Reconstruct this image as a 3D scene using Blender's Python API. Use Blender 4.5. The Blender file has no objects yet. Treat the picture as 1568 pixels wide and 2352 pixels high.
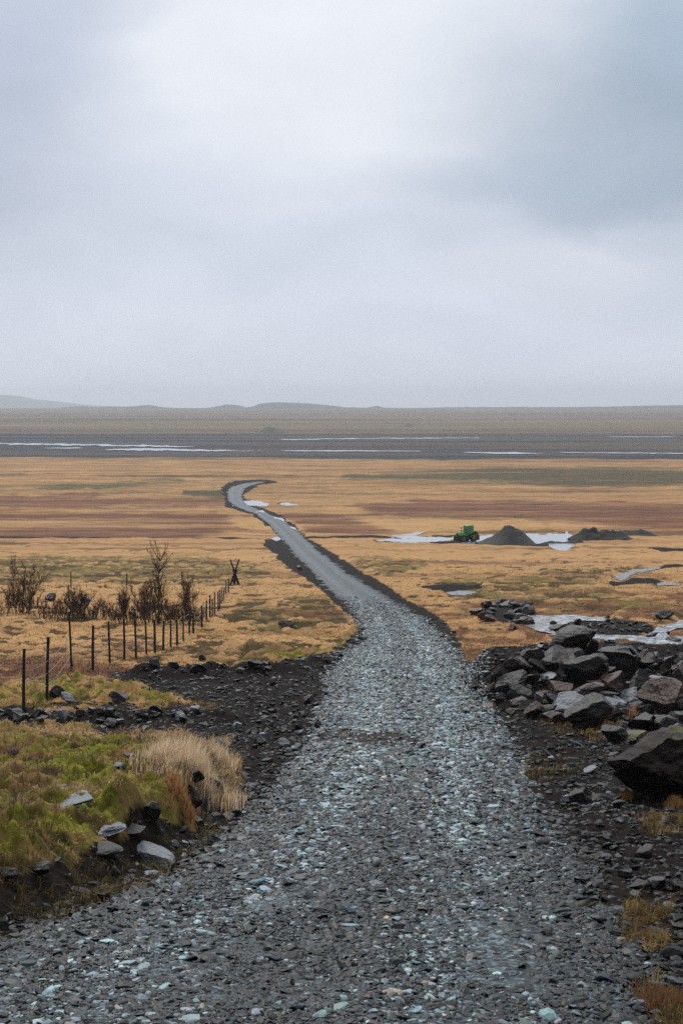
import bpy, math, random
import numpy as np
from mathutils import Vector, Matrix

random.seed(7)
RS = np.random.RandomState(11)
SC = bpy.context.scene
COL = SC.collection

# ------------------------------------------------------------------ camera model (photo measured on a 1568 x 2352 copy)
W0, H0, F0 = 1568.0, 2352.0, 3267.0
CAMZ = 27.0
YH = 928.0
TH = math.atan((H0 / 2 - YH) / F0)
CT, ST = math.cos(TH), math.sin(TH)

# ------------------------------------------------------------------ noise
def _hash(ix, iy, seed):
    h = (ix.astype(np.int64) * 374761393 + iy.astype(np.int64) * 668265263 + seed * 974634777) & 0xFFFFFFFF
    h = ((h ^ (h >> 13)) * 1274126177) & 0xFFFFFFFF
    h = (h ^ (h >> 16)) & 0xFFFFFFFF
    return h

def pn(x, y, seed=0):
    x = np.asarray(x, float); y = np.asarray(y, float)
    xi = np.floor(x); yi = np.floor(y)
    xf = x - xi; yf = y - yi
    u = xf * xf * xf * (xf * (xf * 6 - 15) + 10); v = yf * yf * yf * (yf * (yf * 6 - 15) + 10)
    def g(ox, oy):
        a = _hash(xi + ox, yi + oy, seed) * (2 * math.pi / 4294967296.0)
        return np.cos(a) * (xf - ox) + np.sin(a) * (yf - oy)
    a = g(0, 0); b = g(1, 0); c = g(0, 1); d = g(1, 1)
    return (a + (b - a) * u + (c - a) * v + (a - b - c + d) * u * v) * 1.5

def fbm(x, y, o=4, seed=0, gain=0.5):
    s = 0; amp = 1.0; fr = 1.0
    for i in range(o):
        s = s + amp * pn(x * fr + 17.3 * i, y * fr - 9.1 * i, seed + i)
        amp *= gain; fr *= 2.03
    return s

def pn3(p, seed=0):
    """cheap smooth 3D value noise, p (n,3), about -1..1"""
    q = np.floor(p); f = p - q
    f = f * f * (3 - 2 * f)
    r = 0
    for k in range(8):
        ox, oy, oz = k & 1, (k >> 1) & 1, (k >> 2) & 1
        h = _hash(q[:, 0] + ox + 57 * (q[:, 2] + oz), q[:, 1] + oy + 131 * (q[:, 2] + oz), seed) / 4294967296.0
        w = (f[:, 0] if ox else 1 - f[:, 0]) * (f[:, 1] if oy else 1 - f[:, 1]) * (f[:, 2] if oz else 1 - f[:, 2])
        r = r + h * w
    return r * 2 - 1

def sst(a, b, x):
    t = np.clip((x - a) / (b - a), 0, 1)
    return t * t * (3 - 2 * t)

# ------------------------------------------------------------------ ground profile along the view
_tab = [(2352, 10), (2050, 15.5), (1880, 21), (1750, 28), (1640, 36), (1550, 46), (1450, 66), (1350, 108), (1300, 150),
        (1243, 235), (1200, 290), (1165, 350), (1130, 420), (1100, 500), (1066, 640)]
_kd = [-60.0, 0.0, 3.0, 6.0]; _kz = [0.9, 1.8, 2.75, 3.55]
for py, d in _tab:
    q = (H0 / 2 - py) / F0
    _kd.append(float(d)); _kz.append(d * (ST - q * CT) / (CT + q * ST))
_kd += [900.0, 1250.0, 2500.0, 5000.0, 6200.0, 9500.0]; _kz += [27.0, 26.6, 21.5, 14.2, 18.0, 27.0]
_kd = np.array(_kd); _kz = np.array(_kz)

def _pchip_slopes(x, y):
    h = np.diff(x); dl = np.diff(y) / h
    m = np.zeros_like(y)
    for i in range(1, len(x) - 1):
        if dl[i - 1] * dl[i] > 0:
            w1 = 2 * h[i] + h[i - 1]; w2 = h[i] + 2 * h[i - 1]
            m[i] = (w1 + w2) / (w1 / dl[i - 1] + w2 / dl[i])
    m[0] = dl[0]; m[-1] = dl[-1]
    return m
_km = _pchip_slopes(_kd, _kz)
def _dep_exact(d):
    d = np.clip(np.asarray(d, float), _kd[0], _kd[-1])
    i = np.clip(np.searchsorted(_kd, d) - 1, 0, len(_kd) - 2)
    h = _kd[i + 1] - _kd[i]; t = (d - _kd[i]) / h
    return ((2 * t**3 - 3 * t**2 + 1) * _kz[i] + (t**3 - 2 * t**2 + t) * h * _km[i] + (-2 * t**3 + 3 * t**2) * _kz[i + 1] + (t**3 - t**2) * h * _km[i + 1])
# light smoothing so that the slope has no kinks
_sd = np.concatenate([np.linspace(-60, 2, 120, endpoint=False), np.exp(np.linspace(math.log(2), math.log(9500), 1600))])
_sz = _dep_exact(_sd)
_k = np.exp(-np.linspace(-2, 2, 61)**2); _k /= _k.sum()
_pad = np.concatenate([np.full(30, _sz[120]), _sz[120:], np.full(30, _sz[-1])])
_sm = np.convolve(_pad, _k, 'valid')
_bl = sst(2, 8, _sd[120:])
_sz[120:] = _sz[120:] * (1 - _bl) + _sm * _bl
def dep(d):
    return np.interp(d, _sd, _sz)

def base_px(x, y):
    """where a point of the plain profile stands in the photo's own pixel frame"""
    y = np.maximum(y, 1.0)
    z = dep(y)
    D = y * CT + z * ST
    return W0 / 2 + F0 * x / D, H0 / 2 - F0 * (y * ST - z * CT) / D

_dl = np.exp(np.linspace(math.log(4.0), math.log(4950), 6000))
_pl = base_px(0 * _dl, _dl)[1]
def d_of_py(py):
    return np.interp(py, _pl[::-1], _dl[::-1])
def base_xy(px, py):
    d = d_of_py(py)
    return (px - W0 / 2) / F0 * (d * CT + dep(d) * ST), d
def ppm(y, z):
    return F0 / (y * CT + (CAMZ - z) * ST)

# ------------------------------------------------------------------ road and masks
ROAD_L = [(2900, -900), (2352, -330), (2260, -140), (2190, 10), (2130, 160), (2090, 285), (2050, 385), (1990, 475), (1930, 545), (1880, 612), (1830, 655), (1790, 680),
          (1745, 718), (1690, 752), (1640, 752), (1590, 775), (1550, 768), (1510, 800), (1480, 838), (1455, 848), (1420, 828), (1385, 800),
          (1355, 757), (1315, 722), (1285, 690), (1255, 665), (1240, 650), (1205, 620), (1180, 586), (1165, 545), (1150, 525), (1130, 522), (1118, 533), (1111, 560), (1107, 590)]
ROAD_R = [(2900, 1700), (2352, 1430), (2200, 1385), (2130, 1345), (2070, 1300), (2030, 1345), (1990, 1300), (1920, 1228), (1850, 1188), (1770, 1165), (1720, 1140),
          (1650, 1118), (1600, 1085), (1550, 1060), (1510, 1040), (1470, 1008), (1420, 958), (1385, 900), (1345, 840), (1315, 790), (1285, 755),
          (1255, 720), (1240, 702), (1220, 682), (1195, 645), (1175, 605), (1160, 566), (1148, 556), (1135, 555), (1122, 562), (1114, 580), (1107, 610)]
def _edge(tab):
    a = [base_xy(px, py) for py, px in tab]
    xs = np.array([p[0] for p in a]); ds = np.array([p[1] for p in a])
    o = np.argsort(ds)
    return ds[o], xs[o]
_rl, _rr = _edge(ROAD_L), _edge(ROAD_R)
RD0, RD1 = _rl[0][0], _rl[0][-1]
def road_edges(y):
    return np.interp(y, *_rl), np.interp(y, *_rr)
def road_sd(x, y):
    """metres inside the road (positive) or outside (negative)"""
    l, r = road_edges(y)
    return np.where((y > RD1) | (y < RD0), -5.0 - np.abs(y - RD1) * 0.05, np.minimum(x - l, r - x))

def poly_sd(X, Y, P):
    """signed distance to polygon P (positive inside)"""
    P = np.asarray(P, float)
    out = np.full(X.shape, -60.0)
    m = (X > P[:, 0].min() - 60) & (X < P[:, 0].max() + 60) & (Y > P[:, 1].min() - 60) & (Y < P[:, 1].max() + 60)
    if not m.any():
        return out
    x = X[m]; y = Y[m]
    best = np.full(x.shape, 1e9); ins = np.zeros(x.shape, bool)
    for i in range(len(P)):
        ax, ay = P[i]; bx, by = P[(i + 1) % len(P)]
        ex, ey = bx - ax, by - ay
        t = np.clip(((x - ax) * ex + (y - ay) * ey) / (ex * ex + ey * ey + 1e-9), 0, 1)
        best = np.minimum(best, (x - ax - t * ex)**2 + (y - ay - t * ey)**2)
        c = (ay > y) != (by > y)
        ins ^= c & (x < ex * (y - ay) / (ey if ey else 1e-9) + ax)
    out[m] = np.where(ins, 1, -1) * np.sqrt(best)
    return np.maximum(out, -60)

def line_dist(x, y, pts, px=True):
    w = [base_xy(*p) if px else p for p in pts]
    best = np.full(np.shape(x), 1e18)
    for (ax, ay), (bx, by) in zip(w[:-1], w[1:]):
        ex, ey = bx - ax, by - ay
        t = np.clip(((x - ax) * ex + (y - ay) * ey) / (ex * ex + ey * ey), 0, 1)
        best = np.minimum(best, (x - ax - t * ex)**2 + (y - ay - t * ey)**2)
    return np.sqrt(best)

SOIL = [
    [(-900, 2420), (-300, 2240), (0, 2150), (120, 2075), (230, 2030), (330, 2010), (420, 1965), (455, 1910), (490, 1860), (545, 1830), (560, 1780), (545, 1735), (505, 1700),
     (440, 1690), (200, 1672), (-300, 1672), (-300, 1630), (0, 1628), (150, 1622), (300, 1622), (430, 1628), (500, 1622), (430, 1600), (370, 1583), (250, 1560),
     (240, 1545), (330, 1538), (480, 1534), (640, 1528), (760, 1500), (828, 1462), (820, 1430), (770, 1385), (712, 1340), (655, 1300), (622, 1262), (600, 1238),
     (650, 1232), (700, 1250), (900, 1400), (960, 1500), (960, 2500), (-900, 2600)],
    [(690, 1222), (720, 1245), (782, 1282), (826, 1312), (882, 1345), (945, 1385), (1008, 1415), (1052, 1465), (1055, 1505), (1090, 1535), (1150, 1510), (1250, 1500), (1600, 1510),
     (1900, 1515), (2100, 2500), (900, 2500), (900, 1500), (760, 1320)],
    [(975, 1239), (1040, 1243), (1100, 1240), (1220, 1244), (1330, 1238), (1345, 1248), (1230, 1256), (1090, 1252), (985, 1247)],
    [(1265, 1432), (1350, 1416), (1480, 1430), (1530, 1450), (1420, 1455), (1300, 1447)],
    [(1480, 1258), (1570, 1260), (1700, 1262), (1700, 1270), (1520, 1268)],
    [(972, 1349), (1100, 1344), (1115, 1351), (1000, 1360)],
    [(1085, 1405), (1130, 1386), (1205, 1386), (1215, 1410), (1190, 1432), (1120, 1428)],
    [(515, 1112), (530, 1103), (600, 1100), (640, 1106), (600, 1112), (570, 1125), (560, 1140), (580, 1160), (640, 1180), (690, 1215), (660, 1240), (610, 1205), (570, 1180), (530, 1168), (512, 1140)],
    [(1398, 1338), (1440, 1331), (1490, 1328), (1520, 1333), (1500, 1342), (1440, 1345), (1400, 1346)],
    [(1505, 1302), (1560, 1297), (1600, 1300), (1540, 1306)],
    [(700, 1233), (860, 1231), (1010, 1236), (1010, 1239), (860, 1235), (700, 1237)],
    [(-300, 1232), (150, 1233), (620, 1236), (620, 1238), (150, 1236), (-300, 1235)],
]
SOILW = [14, 14, 4, 8, 3, 5, 14, 5, 6, 4, 2, 1.6]
MOSS = [
    [(-400, 1765), (0, 1760), (150, 1760), (300, 1775), (350, 1815), (420, 1860), (450, 1920), (430, 1970), (330, 2000), (120, 2050), (-400, 2150)],
    [(-300, 1600), (0, 1575), (150, 1560), (260, 1570), (380, 1590), (440, 1615), (200, 1612), (-300, 1625)],
    [(560, 1520), (640, 1500), (760, 1490), (850, 1440), (860, 1465), (760, 1530), (600, 1535)],
    [(1195, 1740), (1300, 1735), (1330, 1760), (1290, 1800), (1200, 1795)],
    [(-300, 1655), (120, 1650), (220, 1675), (-300, 1690)],
]
MOSSW = [30, 20, 20, 14, 12]
RED = [
    [(-900, 1138), (150, 1140), (420, 1146), (540, 1150), (560, 1165), (400, 1163), (-900, 1162)],
    [(-900, 1168), (200, 1170), (500, 1182), (560, 1215), (400, 1236), (-900, 1236)],
    [(820, 1162), (1000, 1148), (1300, 1152), (1568, 1158), (2300, 1158), (2300, 1225), (1568, 1222), (1350, 1205), (1100, 1185), (850, 1176)],
    [(640, 1182), (800, 1190), (900, 1215), (850, 1230), (720, 1225)],
    [(-300, 1805), (150, 1800), (290, 1825), (230, 1850), (-300, 1862)],
    [(-300, 1515), (100, 1510), (300, 1535), (280, 1550), (100, 1545), (-300, 1545)],
    [(230, 1480), (320, 1474), (370, 1484), (260, 1492)],
    [(390, 1830), (450, 1840), (470, 1880), (420, 1930), (385, 1890)],
]
REDW = [16, 26, 24, 20, 18, 10, 5, 16]
GREEN = [
    [(1150, 1070), (1568, 1074), (2300, 1074), (2300, 1108), (1400, 1112), (1000, 1108), (780, 1100), (800, 1086), (1000, 1080)],
    [(60, 1118), (200, 1110), (420, 1100), (430, 1108), (260, 1124), (120, 1128)],
    [(420, 1128), (540, 1126), (520, 1150), (420, 1140)],
    [(-600, 1290), (200, 1280), (480, 1282), (640, 1310), (600, 1345), (300, 1345), (-600, 1350)],
    [(560, 1380), (760, 1380), (800, 1430), (640, 1450), (520, 1420)],
    [(1000, 1330), (1250, 1330), (1300, 1350), (1600, 1400), (1568, 1425), (1230, 1400), (1050, 1390)],
    [(440, 1492), (560, 1480), (720, 1500), (600, 1520), (480, 1520)],
    [(800, 1275), (1000, 1290), (900, 1330), (820, 1310)],
    [(1250, 1310), (1400, 1310), (1380, 1340), (1240, 1345)],
    [(1360, 1440), (1568, 1470), (1568, 1510), (1380, 1500)],
]
GREENW = [18, 14, 12, 25, 20, 22, 12, 14, 12, 10]
RGRASS = [
    [(1195, 1740), (1300, 1735), (1340, 1760), (1290, 1800), (1205, 1800)], [(1330, 1690), (1390, 1650), (1440, 1690), (1380, 1715)], [(1230, 1660), (1330, 1665), (1330, 1690), (1240, 1690)],
    [(1440, 2270), (1600, 2230), (1700, 2400), (1500, 2400)], [(1420, 2080), (1540, 2100), (1520, 2190), (1420, 2180)], [(1460, 1880), (1600, 1880), (1600, 1930), (1480, 1920)],
    [(150, 2050), (240, 2010), (300, 2040), (180, 2090)], [(-100, 2060), (90, 2000), (120, 2060), (-100, 2120)],
]
BERM = [(335, 1556), (500, 1550), (650, 1544), (770, 1522), (842, 1475)]
ROW = [(-80, 1658), (200, 1652), (400, 1652), (500, 1652)]
CREST = [(1150, 1592), (1300, 1576), (1450, 1572), (1700, 1585)]
MOUND = [(-900, 1735), (-300, 1730), (200, 1728), (430, 1730), (500, 1752), (525, 1800), (490, 1880), (430, 1950), (330, 2000), (200, 2050), (0, 2120), (-300, 2220), (-900, 2300)]
# level water: (outline in the photo's pixels, standing = True lies level)
POOLS = {
    'wide_by_road': [(536, 1160), (553, 1152), (585, 1153), (620, 1156), (612, 1161), (580, 1162), (548, 1166)],
    'thin_by_road': [(642, 1157), (660, 1155), (688, 1158), (660, 1161)],
    'rut_a': [(588, 1176), (604, 1175), (618, 1182), (632, 1187), (610, 1186)],
    'rut_b': [(628, 1189), (645, 1192), (660, 1201), (640, 1200)],
    'rut_c': [(668, 1212), (680, 1214), (684, 1222), (676, 1221)],
    'ditch': [(622, 1236), (636, 1234), (648, 1237), (634, 1240)],
    'work_left': [(862, 1240.5), (900, 1237.5), (950, 1238), (990, 1239), (1030, 1239.5), (985, 1242), (930, 1243)],
    'work_braid': [(900, 1233.5), (930, 1231), (965, 1232.5), (1000, 1234), (1046, 1234.5), (1046, 1237), (1000, 1237), (950, 1236)],
    'work_mid': [(1060, 1234), (1120, 1232), (1160, 1238), (1130, 1245), (1060, 1245)],
    'work_right': [(1180, 1232), (1250, 1230), (1300, 1227), (1320, 1238), (1290, 1243), (1220, 1244)],
    'work_front': [(1258, 1250), (1290, 1249), (1318, 1252), (1300, 1259), (1270, 1257)],
}
# flowing water: outlines
STREAMS = {
    'upper': [(1176, 1414), (1200, 1407), (1250, 1410), (1300, 1408), (1345, 1412), (1400, 1416), (1398, 1421), (1330, 1420), (1290, 1428), (1262, 1440), (1275, 1450), (1240, 1446), (1215, 1434), (1185, 1424)],
    'lower': [(1262, 1452), (1330, 1450), (1400, 1455), (1480, 1456), (1500, 1446), (1510, 1436), (1568, 1420), (1750, 1395), (1750, 1412), (1580, 1432), (1530, 1445), (1535, 1458), (1620, 1458), (1750, 1465), (1750, 1492), (1568, 1484), (1480, 1474), (1400, 1467), (1320, 1462)],
    'bank': [(1411, 1320), (1425, 1314), (1450, 1309), (1480, 1304), (1512, 1300), (1516, 1302), (1495, 1308), (1462, 1312), (1446, 1320), (1436, 1328), (1422, 1330), (1412, 1326)],
    'bank_thread': [(1508, 1337), (1530, 1335), (1560, 1337), (1558, 1340), (1530, 1340.5), (1510, 1339.5)],
    'hollow': [(1026, 1358), (1045, 1355), (1070, 1354), (1098, 1355), (1080, 1360), (1066, 1364), (1040, 1363)],
    'brook': [(900, 1229), (930, 1226), (955, 1222), (972, 1222), (960, 1226), (935, 1230), (905, 1231)],
}
_pool_level = {}

def masks(x, y):
    X, Y = base_px(x, y)
    Ys = np.maximum(Y - YH, 1)
    # edge wobble grows with the scale of the ground in the picture
    n1 = fbm(x * 0.8, y * 0.8, 3, 31); n2 = fbm(x * 0.12, y * 0.05, 3, 41); n3 = fbm(x * 0.02, y * 0.012, 3, 45)
    near = sst(1300, 1650, Y)
    wob = near * n1 * 16 + (1 - near) * (n2 * 5 + n3 * 5 + 4 * fbm(x * 0.035, y * 0.10, 4, 47))
    Xw = X + (near * fbm(x * 0.9 + 40, y * 0.9, 3, 32) * 20 + (1 - near) * n2 * 14)
    def m(polys, ws, bias=0.0):
        r = np.zeros(np.shape(X))
        for P, w in zip(polys, ws):
            Yw = Y + wob * min(1.0, w / 12.0)
            r = np.maximum(r, sst(-w * 0.5, w * 0.5, poly_sd(Xw, Yw, P) + bias))
        return r
    soil = m(SOIL, SOILW)
    rg = m(RGRASS, [14] * len(RGRASS))
    for P in POOLS.values():
        fr = np.mean([p[1] for p in P]) < 1300
        rim = sst(-7 if fr else -16, -1, poly_sd(X + 8 * n2, Y + (2.0 if fr else 5.0) * (n1 + n2), P))
        soil = np.maximum(soil, rim * (0.75 if fr else 0.6) * sst(-0.25, 0.35, n2 + 0.5 * n1))
    mdn = poly_sd(X, Y + 10 * n1, MOUND) + 9 * n1 + 8 * fbm(x * 2.2, y * 2.2, 2, 35)
    bank = sst(-40, -15, mdn) * (1 - sst(16, 42, mdn)) * np.clip(sst(1880, 1960, Y + (X - 300) * -0.1) + sst(440, 480, X) * sst(1790, 1830, Y), 0, 1)
    soil = np.maximum(soil, bank)
    brown = m([[(930, 1395), (1100, 1365), (1350, 1375), (1700, 1350), (1800, 1510), (1150, 1530), (1040, 1480)], [(-300, 1530), (120, 1505), (300, 1530), (320, 1560), (-300, 1570)], [(560, 1395), (800, 1385), (840, 1440), (700, 1420)]], [50, 20, 24])
    redm = np.maximum(m(RED, REDW), 0.62 * brown * sst(-0.35, 0.35, fbm(x * 0.35, y * 0.5, 4, 37)))
    return dict(X=X, Y=Y, soil=soil, moss=m(MOSS, MOSSW), bank=bank, red=redm, green=m(GREEN, GREENW), rg=rg, road=road_sd(x, y), n1=n1, n2=n2)

def pool_shape(x, y, X, Y, z):
    for k, P in POOLS.items():
        sd = poly_sd(X, Y, P)
        cx, cy = np.mean([p[0] for p in P]), np.mean([p[1] for p in P])
        if k not in _pool_level:
            wx, wy = base_xy(cx, cy)
            _pool_level[k] = CAMZ - dep(wy) - 0.05
        t = sst(-5, -0.5, sd) if cy < 1300 else sst(-14, -2, sd)
        z = z * (1 - t) + (_pool_level[k] - 0.08) * t
    return z

def height(x, y, M=None, coarse=False):
    x = np.asarray(x, float); y = np.asarray(y, float)
    if M is None:
        M = masks(x, y)
    X, Y = M['X'], M['Y']
    z = CAMZ - dep(y)
    near = 1 - sst(60, 140, y)
    rd = M['road']
    off_road = 1 - sst(-0.9, 0.15, rd)
    # left grassy bank
    md = poly_sd(X, Y + 10 * M['n1'], MOUND)
    up = sst(-10, 58, md)
    z = z + 0.66 * up + 0.16 * up * fbm(x * 0.45, y * 0.45, 3, 61) * near
    # heap under the rocks, berm along the side track, row of field stones
    dc = line_dist(x, y, CREST)
    z = z + 1.25 * (1 - sst(0.2, 5.2, dc + 0.5 * M['n1']))
    z = z + 0.38 * np.exp(-(line_dist(x, y, BERM) / 0.75)**2) * (0.8 + 0.5 * M['n1']) * off_road
    z = z + 0.22 * np.exp(-(line_dist(x, y, ROW) / 0.7)**2) * (0.8 + 0.6 * M['n1'])
    # hummocks of the turf
    g = (1 - M['soil']) * off_road
    far = sst(12, 70, y)
    a = fbm(x * 0.55, y * 0.75, 3, 71)
    b = fbm(x * 0.13, y * 0.2, 3, 77)
    amp = (0.06 + 0.10 * M['moss'] + 0.09 * far + 0.14 * M['green'] * far) * (1 - 0.8 * M['red']) * (1 - sst(350, 700, y))
    a2 = fbm(x * 0.30, y * 0.62, 4, 73)
    fa = sst(45, 100, y)
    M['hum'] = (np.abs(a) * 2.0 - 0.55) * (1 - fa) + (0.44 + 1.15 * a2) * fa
    shade_spot = sst(0.22, 0.46, fbm(x * 0.75, y * 0.75, 3, 75)) * sst(30, 50, y) * (1 - sst(130, 220, y))  # hummock shadows as dashes, darkened in the colour and slightly dipped
    M['hum'] = M['hum'] - 0.8 * shade_spot
    z = z + g * np.maximum(M['hum'], -0.8) * amp
    z = z + g * b * 0.22 * far * (1 - sst(500, 900, y))
    # broken soil
    s = M['soil'] * sst(-0.2, -1.0, rd) if False else M['soil'] * off_road
    z = z + s * near * (0.07 * fbm(x * 1.3, y * 1.3, 3, 81) + 0.03 * fbm(x * 5, y * 5, 2, 85))
    z = z + g * near * (0.035 + 0.075 * M['moss']) * fbm(x * 4, y * 4, 3, 88)
    z = z + g * near * 0.10 * M['moss'] * np.abs(fbm(x * 1.6, y * 1.6, 3, 89))
    # streams lie a little lower
    if STREAMS:
        for P in STREAMS.values():
            t = sst(-14, -1, poly_sd(X, Y, P))
            zz = CAMZ - dep(y) - 0.16
            z = z * (1 - t) + zz * t
    z = pool_shape(x, y, X, Y, z)
    # the road corridor is smooth, slightly crowned, with a shallow dip where the side track meets it
    t = sst(-0.5, 0.25, rd)
    zr = CAMZ - dep(y) + 0.05
    z = z * (1 - t) + zr * t
    return z

def hit(px, py, dmin=5.0, dmax=3000.0, n=1400):
    """first point of the modelled ground seen through that pixel of the photo"""
    q = (H0 / 2 - py) / F0; p = (px - W0 / 2) / F0
    vy = CT + q * ST; vz = q * CT - ST
    ys = np.exp(np.linspace(math.log(dmin), math.log(dmax), n))
    for _ in range(2):
        t = ys / vy
        dz = (CAMZ + vz * t) - height(p * t, ys)
        i = np.argmax(dz < 0)
        if dz[i] >= 0:
            i = len(ys) - 1
        lo, hi = ys[max(i - 1, 0)], ys[i]
        ys = np.linspace(lo, hi, 40)
    y = 0.5 * (lo + hi)
    t = y / vy
    return Vector((p * t, y, float(height(np.array([p * t]), np.array([y]))[0])))

def ray_z(py, y):
    q = (H0 / 2 - py) / F0
    return CAMZ + y * (q * CT - ST) / (CT + q * ST)
def ray_x(px, py, y):
    q = (H0 / 2 - py) / F0
    return (px - W0 / 2) / F0 * y / (CT + q * ST)

# ------------------------------------------------------------------ mesh helpers
def mesh_np(name, V, Fs, mat=None, smooth=True, attrs=None, parent=None, link=True):
    me = bpy.data.meshes.new(name)
    V = np.ascontiguousarray(V, dtype=np.float32)
    if not isinstance(Fs, list):
        Fs = [Fs]
    Fs = [np.asarray(f, dtype=np.int32) for f in Fs if len(f)]
    nl = sum(f.size for f in Fs); npol = sum(len(f) for f in Fs)
    me.vertices.add(len(V)); me.vertices.foreach_set('co', V.ravel())
    me.loops.add(nl); me.loops.foreach_set('vertex_index', np.concatenate([f.ravel() for f in Fs]))
    me.polygons.add(npol)
    st = []; o = 0
    for f in Fs:
        st.append(o + np.arange(len(f), dtype=np.int32) * f.shape[1]); o += f.size
    me.polygons.foreach_set('loop_start', np.concatenate(st).astype(np.int32))
    me.polygons.foreach_set('use_smooth', np.full(npol, smooth))
    me.update(calc_edges=True)
    for k, a in (attrs or {}).items():
        a = np.asarray(a, np.float32)
        if a.ndim == 1:
            me.attributes.new(k, 'FLOAT', 'POINT').data.foreach_set('value', a)
        else:
            if a.shape[1] == 3:
                a = np.concatenate([a, np.ones((len(a), 1), np.float32)], 1)
            me.attributes.new(k, 'FLOAT_COLOR', 'POINT').data.foreach_set('color', np.ascontiguousarray(a).ravel())
    if mat:
        me.materials.append(mat)
    ob = bpy.data.objects.new(name, me)
    if link:
        COL.objects.link(ob)
    if parent:
        ob.parent = parent
    return ob

def tag(o, label=None, cat=None, group=None, kind=None):
    if label: o['label'] = label
    if cat: o['category'] = cat
    if group: o['group'] = group
    if kind: o['kind'] = kind
    return o
def empty(name, loc, rz=0.0):
    o = bpy.data.objects.new(name, None); COL.objects.link(o)
    o.location = loc; o.rotation_euler = (0, 0, rz); o.empty_display_size = 0.3
    return o

def grid_faces(nr, nc):
    i = np.arange(nr * nc).reshape(nr, nc)
    return np.stack([i[:-1, :-1], i[:-1, 1:], i[1:, 1:], i[1:, :-1]], -1).reshape(-1, 4)

def ico(sub):
    t = (1 + 5**0.5) / 2
    v = [(-1, t, 0), (1, t, 0), (-1, -t, 0), (1, -t, 0), (0, -1, t), (0, 1, t), (0, -1, -t), (0, 1, -t), (t, 0, -1), (t, 0, 1), (-t, 0, -1), (-t, 0, 1)]
    f = [(0, 11, 5), (0, 5, 1), (0, 1, 7), (0, 7, 10), (0, 10, 11), (1, 5, 9), (5, 11, 4), (11, 10, 2), (10, 7, 6), (7, 1, 8), (3, 9, 4), (3, 4, 2), (3, 2, 6), (3, 6, 8), (3, 8, 9),
         (4, 9, 5), (2, 4, 11), (6, 2, 10), (8, 6, 7), (9, 8, 1)]
    v = [np.array(p) / np.linalg.norm(p) for p in v]
    for _ in range(sub):
        c = {}; nf = []
        def mid(a, b):
            k = (min(a, b), max(a, b))
            if k not in c:
                p = v[a] + v[b]; v.append(p / np.linalg.norm(p)); c[k] = len(v) - 1
            return c[k]
        for a, b, d in f:
            ab, bd, da = mid(a, b), mid(b, d), mid(d, a)
            nf += [(a, ab, da), (b, bd, ab), (d, da, bd), (ab, bd, da)]
        f = nf
    return np.array(v), np.array(f)
ICO = [ico(k) for k in range(5)]

def rock_shape(seed, sub=3, cuts=9, rough=0.06, lo=0.38, hi=0.8, layers=0.0):
    """an angular block: a ball cut by random planes, then roughened; fills about +-1 on each axis"""
    r = np.random.RandomState(seed)
    v = ICO[sub][0].copy()
    for _ in range(cuts):
        n = r.normal(size=3); n /= np.linalg.norm(n)
        k = r.uniform(lo, hi)
        d = v @ n - k
        m = d > 0
        v[m] -= np.outer(d[m], n)
    off = r.uniform(0, 50, 3)
    if rough:
        nn = v / np.linalg.norm(v, axis=1, keepdims=True)
        dsp = pn3(v * 2.2 + off, seed) * rough * 1.5 + pn3(v * 5.5 + off, seed + 3) * rough * 0.8 + pn3(v * 13 + off, seed + 5) * rough * 0.4
        if layers:
            u = r.normal(size=3); u[2] += 2; u /= np.linalg.norm(u)
            s = v @ u * 6 + pn3(v * 1.5 + off, seed + 9)
            dsp = dsp + layers * (np.abs((s % 1) - 0.5) * 2 - 0.5)
        v = v + nn * dsp[:, None]
    mn, mx = v.min(0), v.max(0)
    return (v - (mn + mx) / 2) / ((mx - mn) / 2)

def instances(protoV, protoF, pos, scl, rotz, tilt, tiltdir, which):
    """merge many scaled and turned copies of small shapes (arrays), one vectorised step per shape"""
    Vs, Fs, ids = [], [], []
    off = 0
    for k, (pv, pf) in enumerate(zip(protoV, protoF)):
        idx = np.where(which == k)[0]
        if not len(idx):
            continue
        p = pv[None] * scl[idx][:, None, :]
        cz, sz = np.cos(rotz[idx])[:, None], np.sin(rotz[idx])[:, None]
        x = p[..., 0] * cz - p[..., 1] * sz; y = p[..., 0] * sz + p[..., 1] * cz; z = p[..., 2]
        cd, sd = np.cos(tiltdir[idx])[:, None], np.sin(tiltdir[idx])[:, None]
        u = x * cd + y * sd; w = -x * sd + y * cd
        ct, s_t = np.cos(tilt[idx])[:, None], np.sin(tilt[idx])[:, None]
        u2 = u * ct + z * s_t; z2 = -u * s_t + z * ct
        x = u2 * cd - w * sd; y = u2 * sd + w * cd
        q = np.stack([x, y, z2], -1) + pos[idx][:, None, :]
        n = len(pv)
        Vs.append(q.reshape(-1, 3))
        Fs.append((pf[None] + (off + np.arange(len(idx)) * n)[:, None, None]).reshape(-1, pf.shape[1]))
        ids.append(np.repeat(idx, n))
        off += len(idx) * n
    return np.concatenate(Vs), np.concatenate(Fs), np.concatenate(ids)

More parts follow.
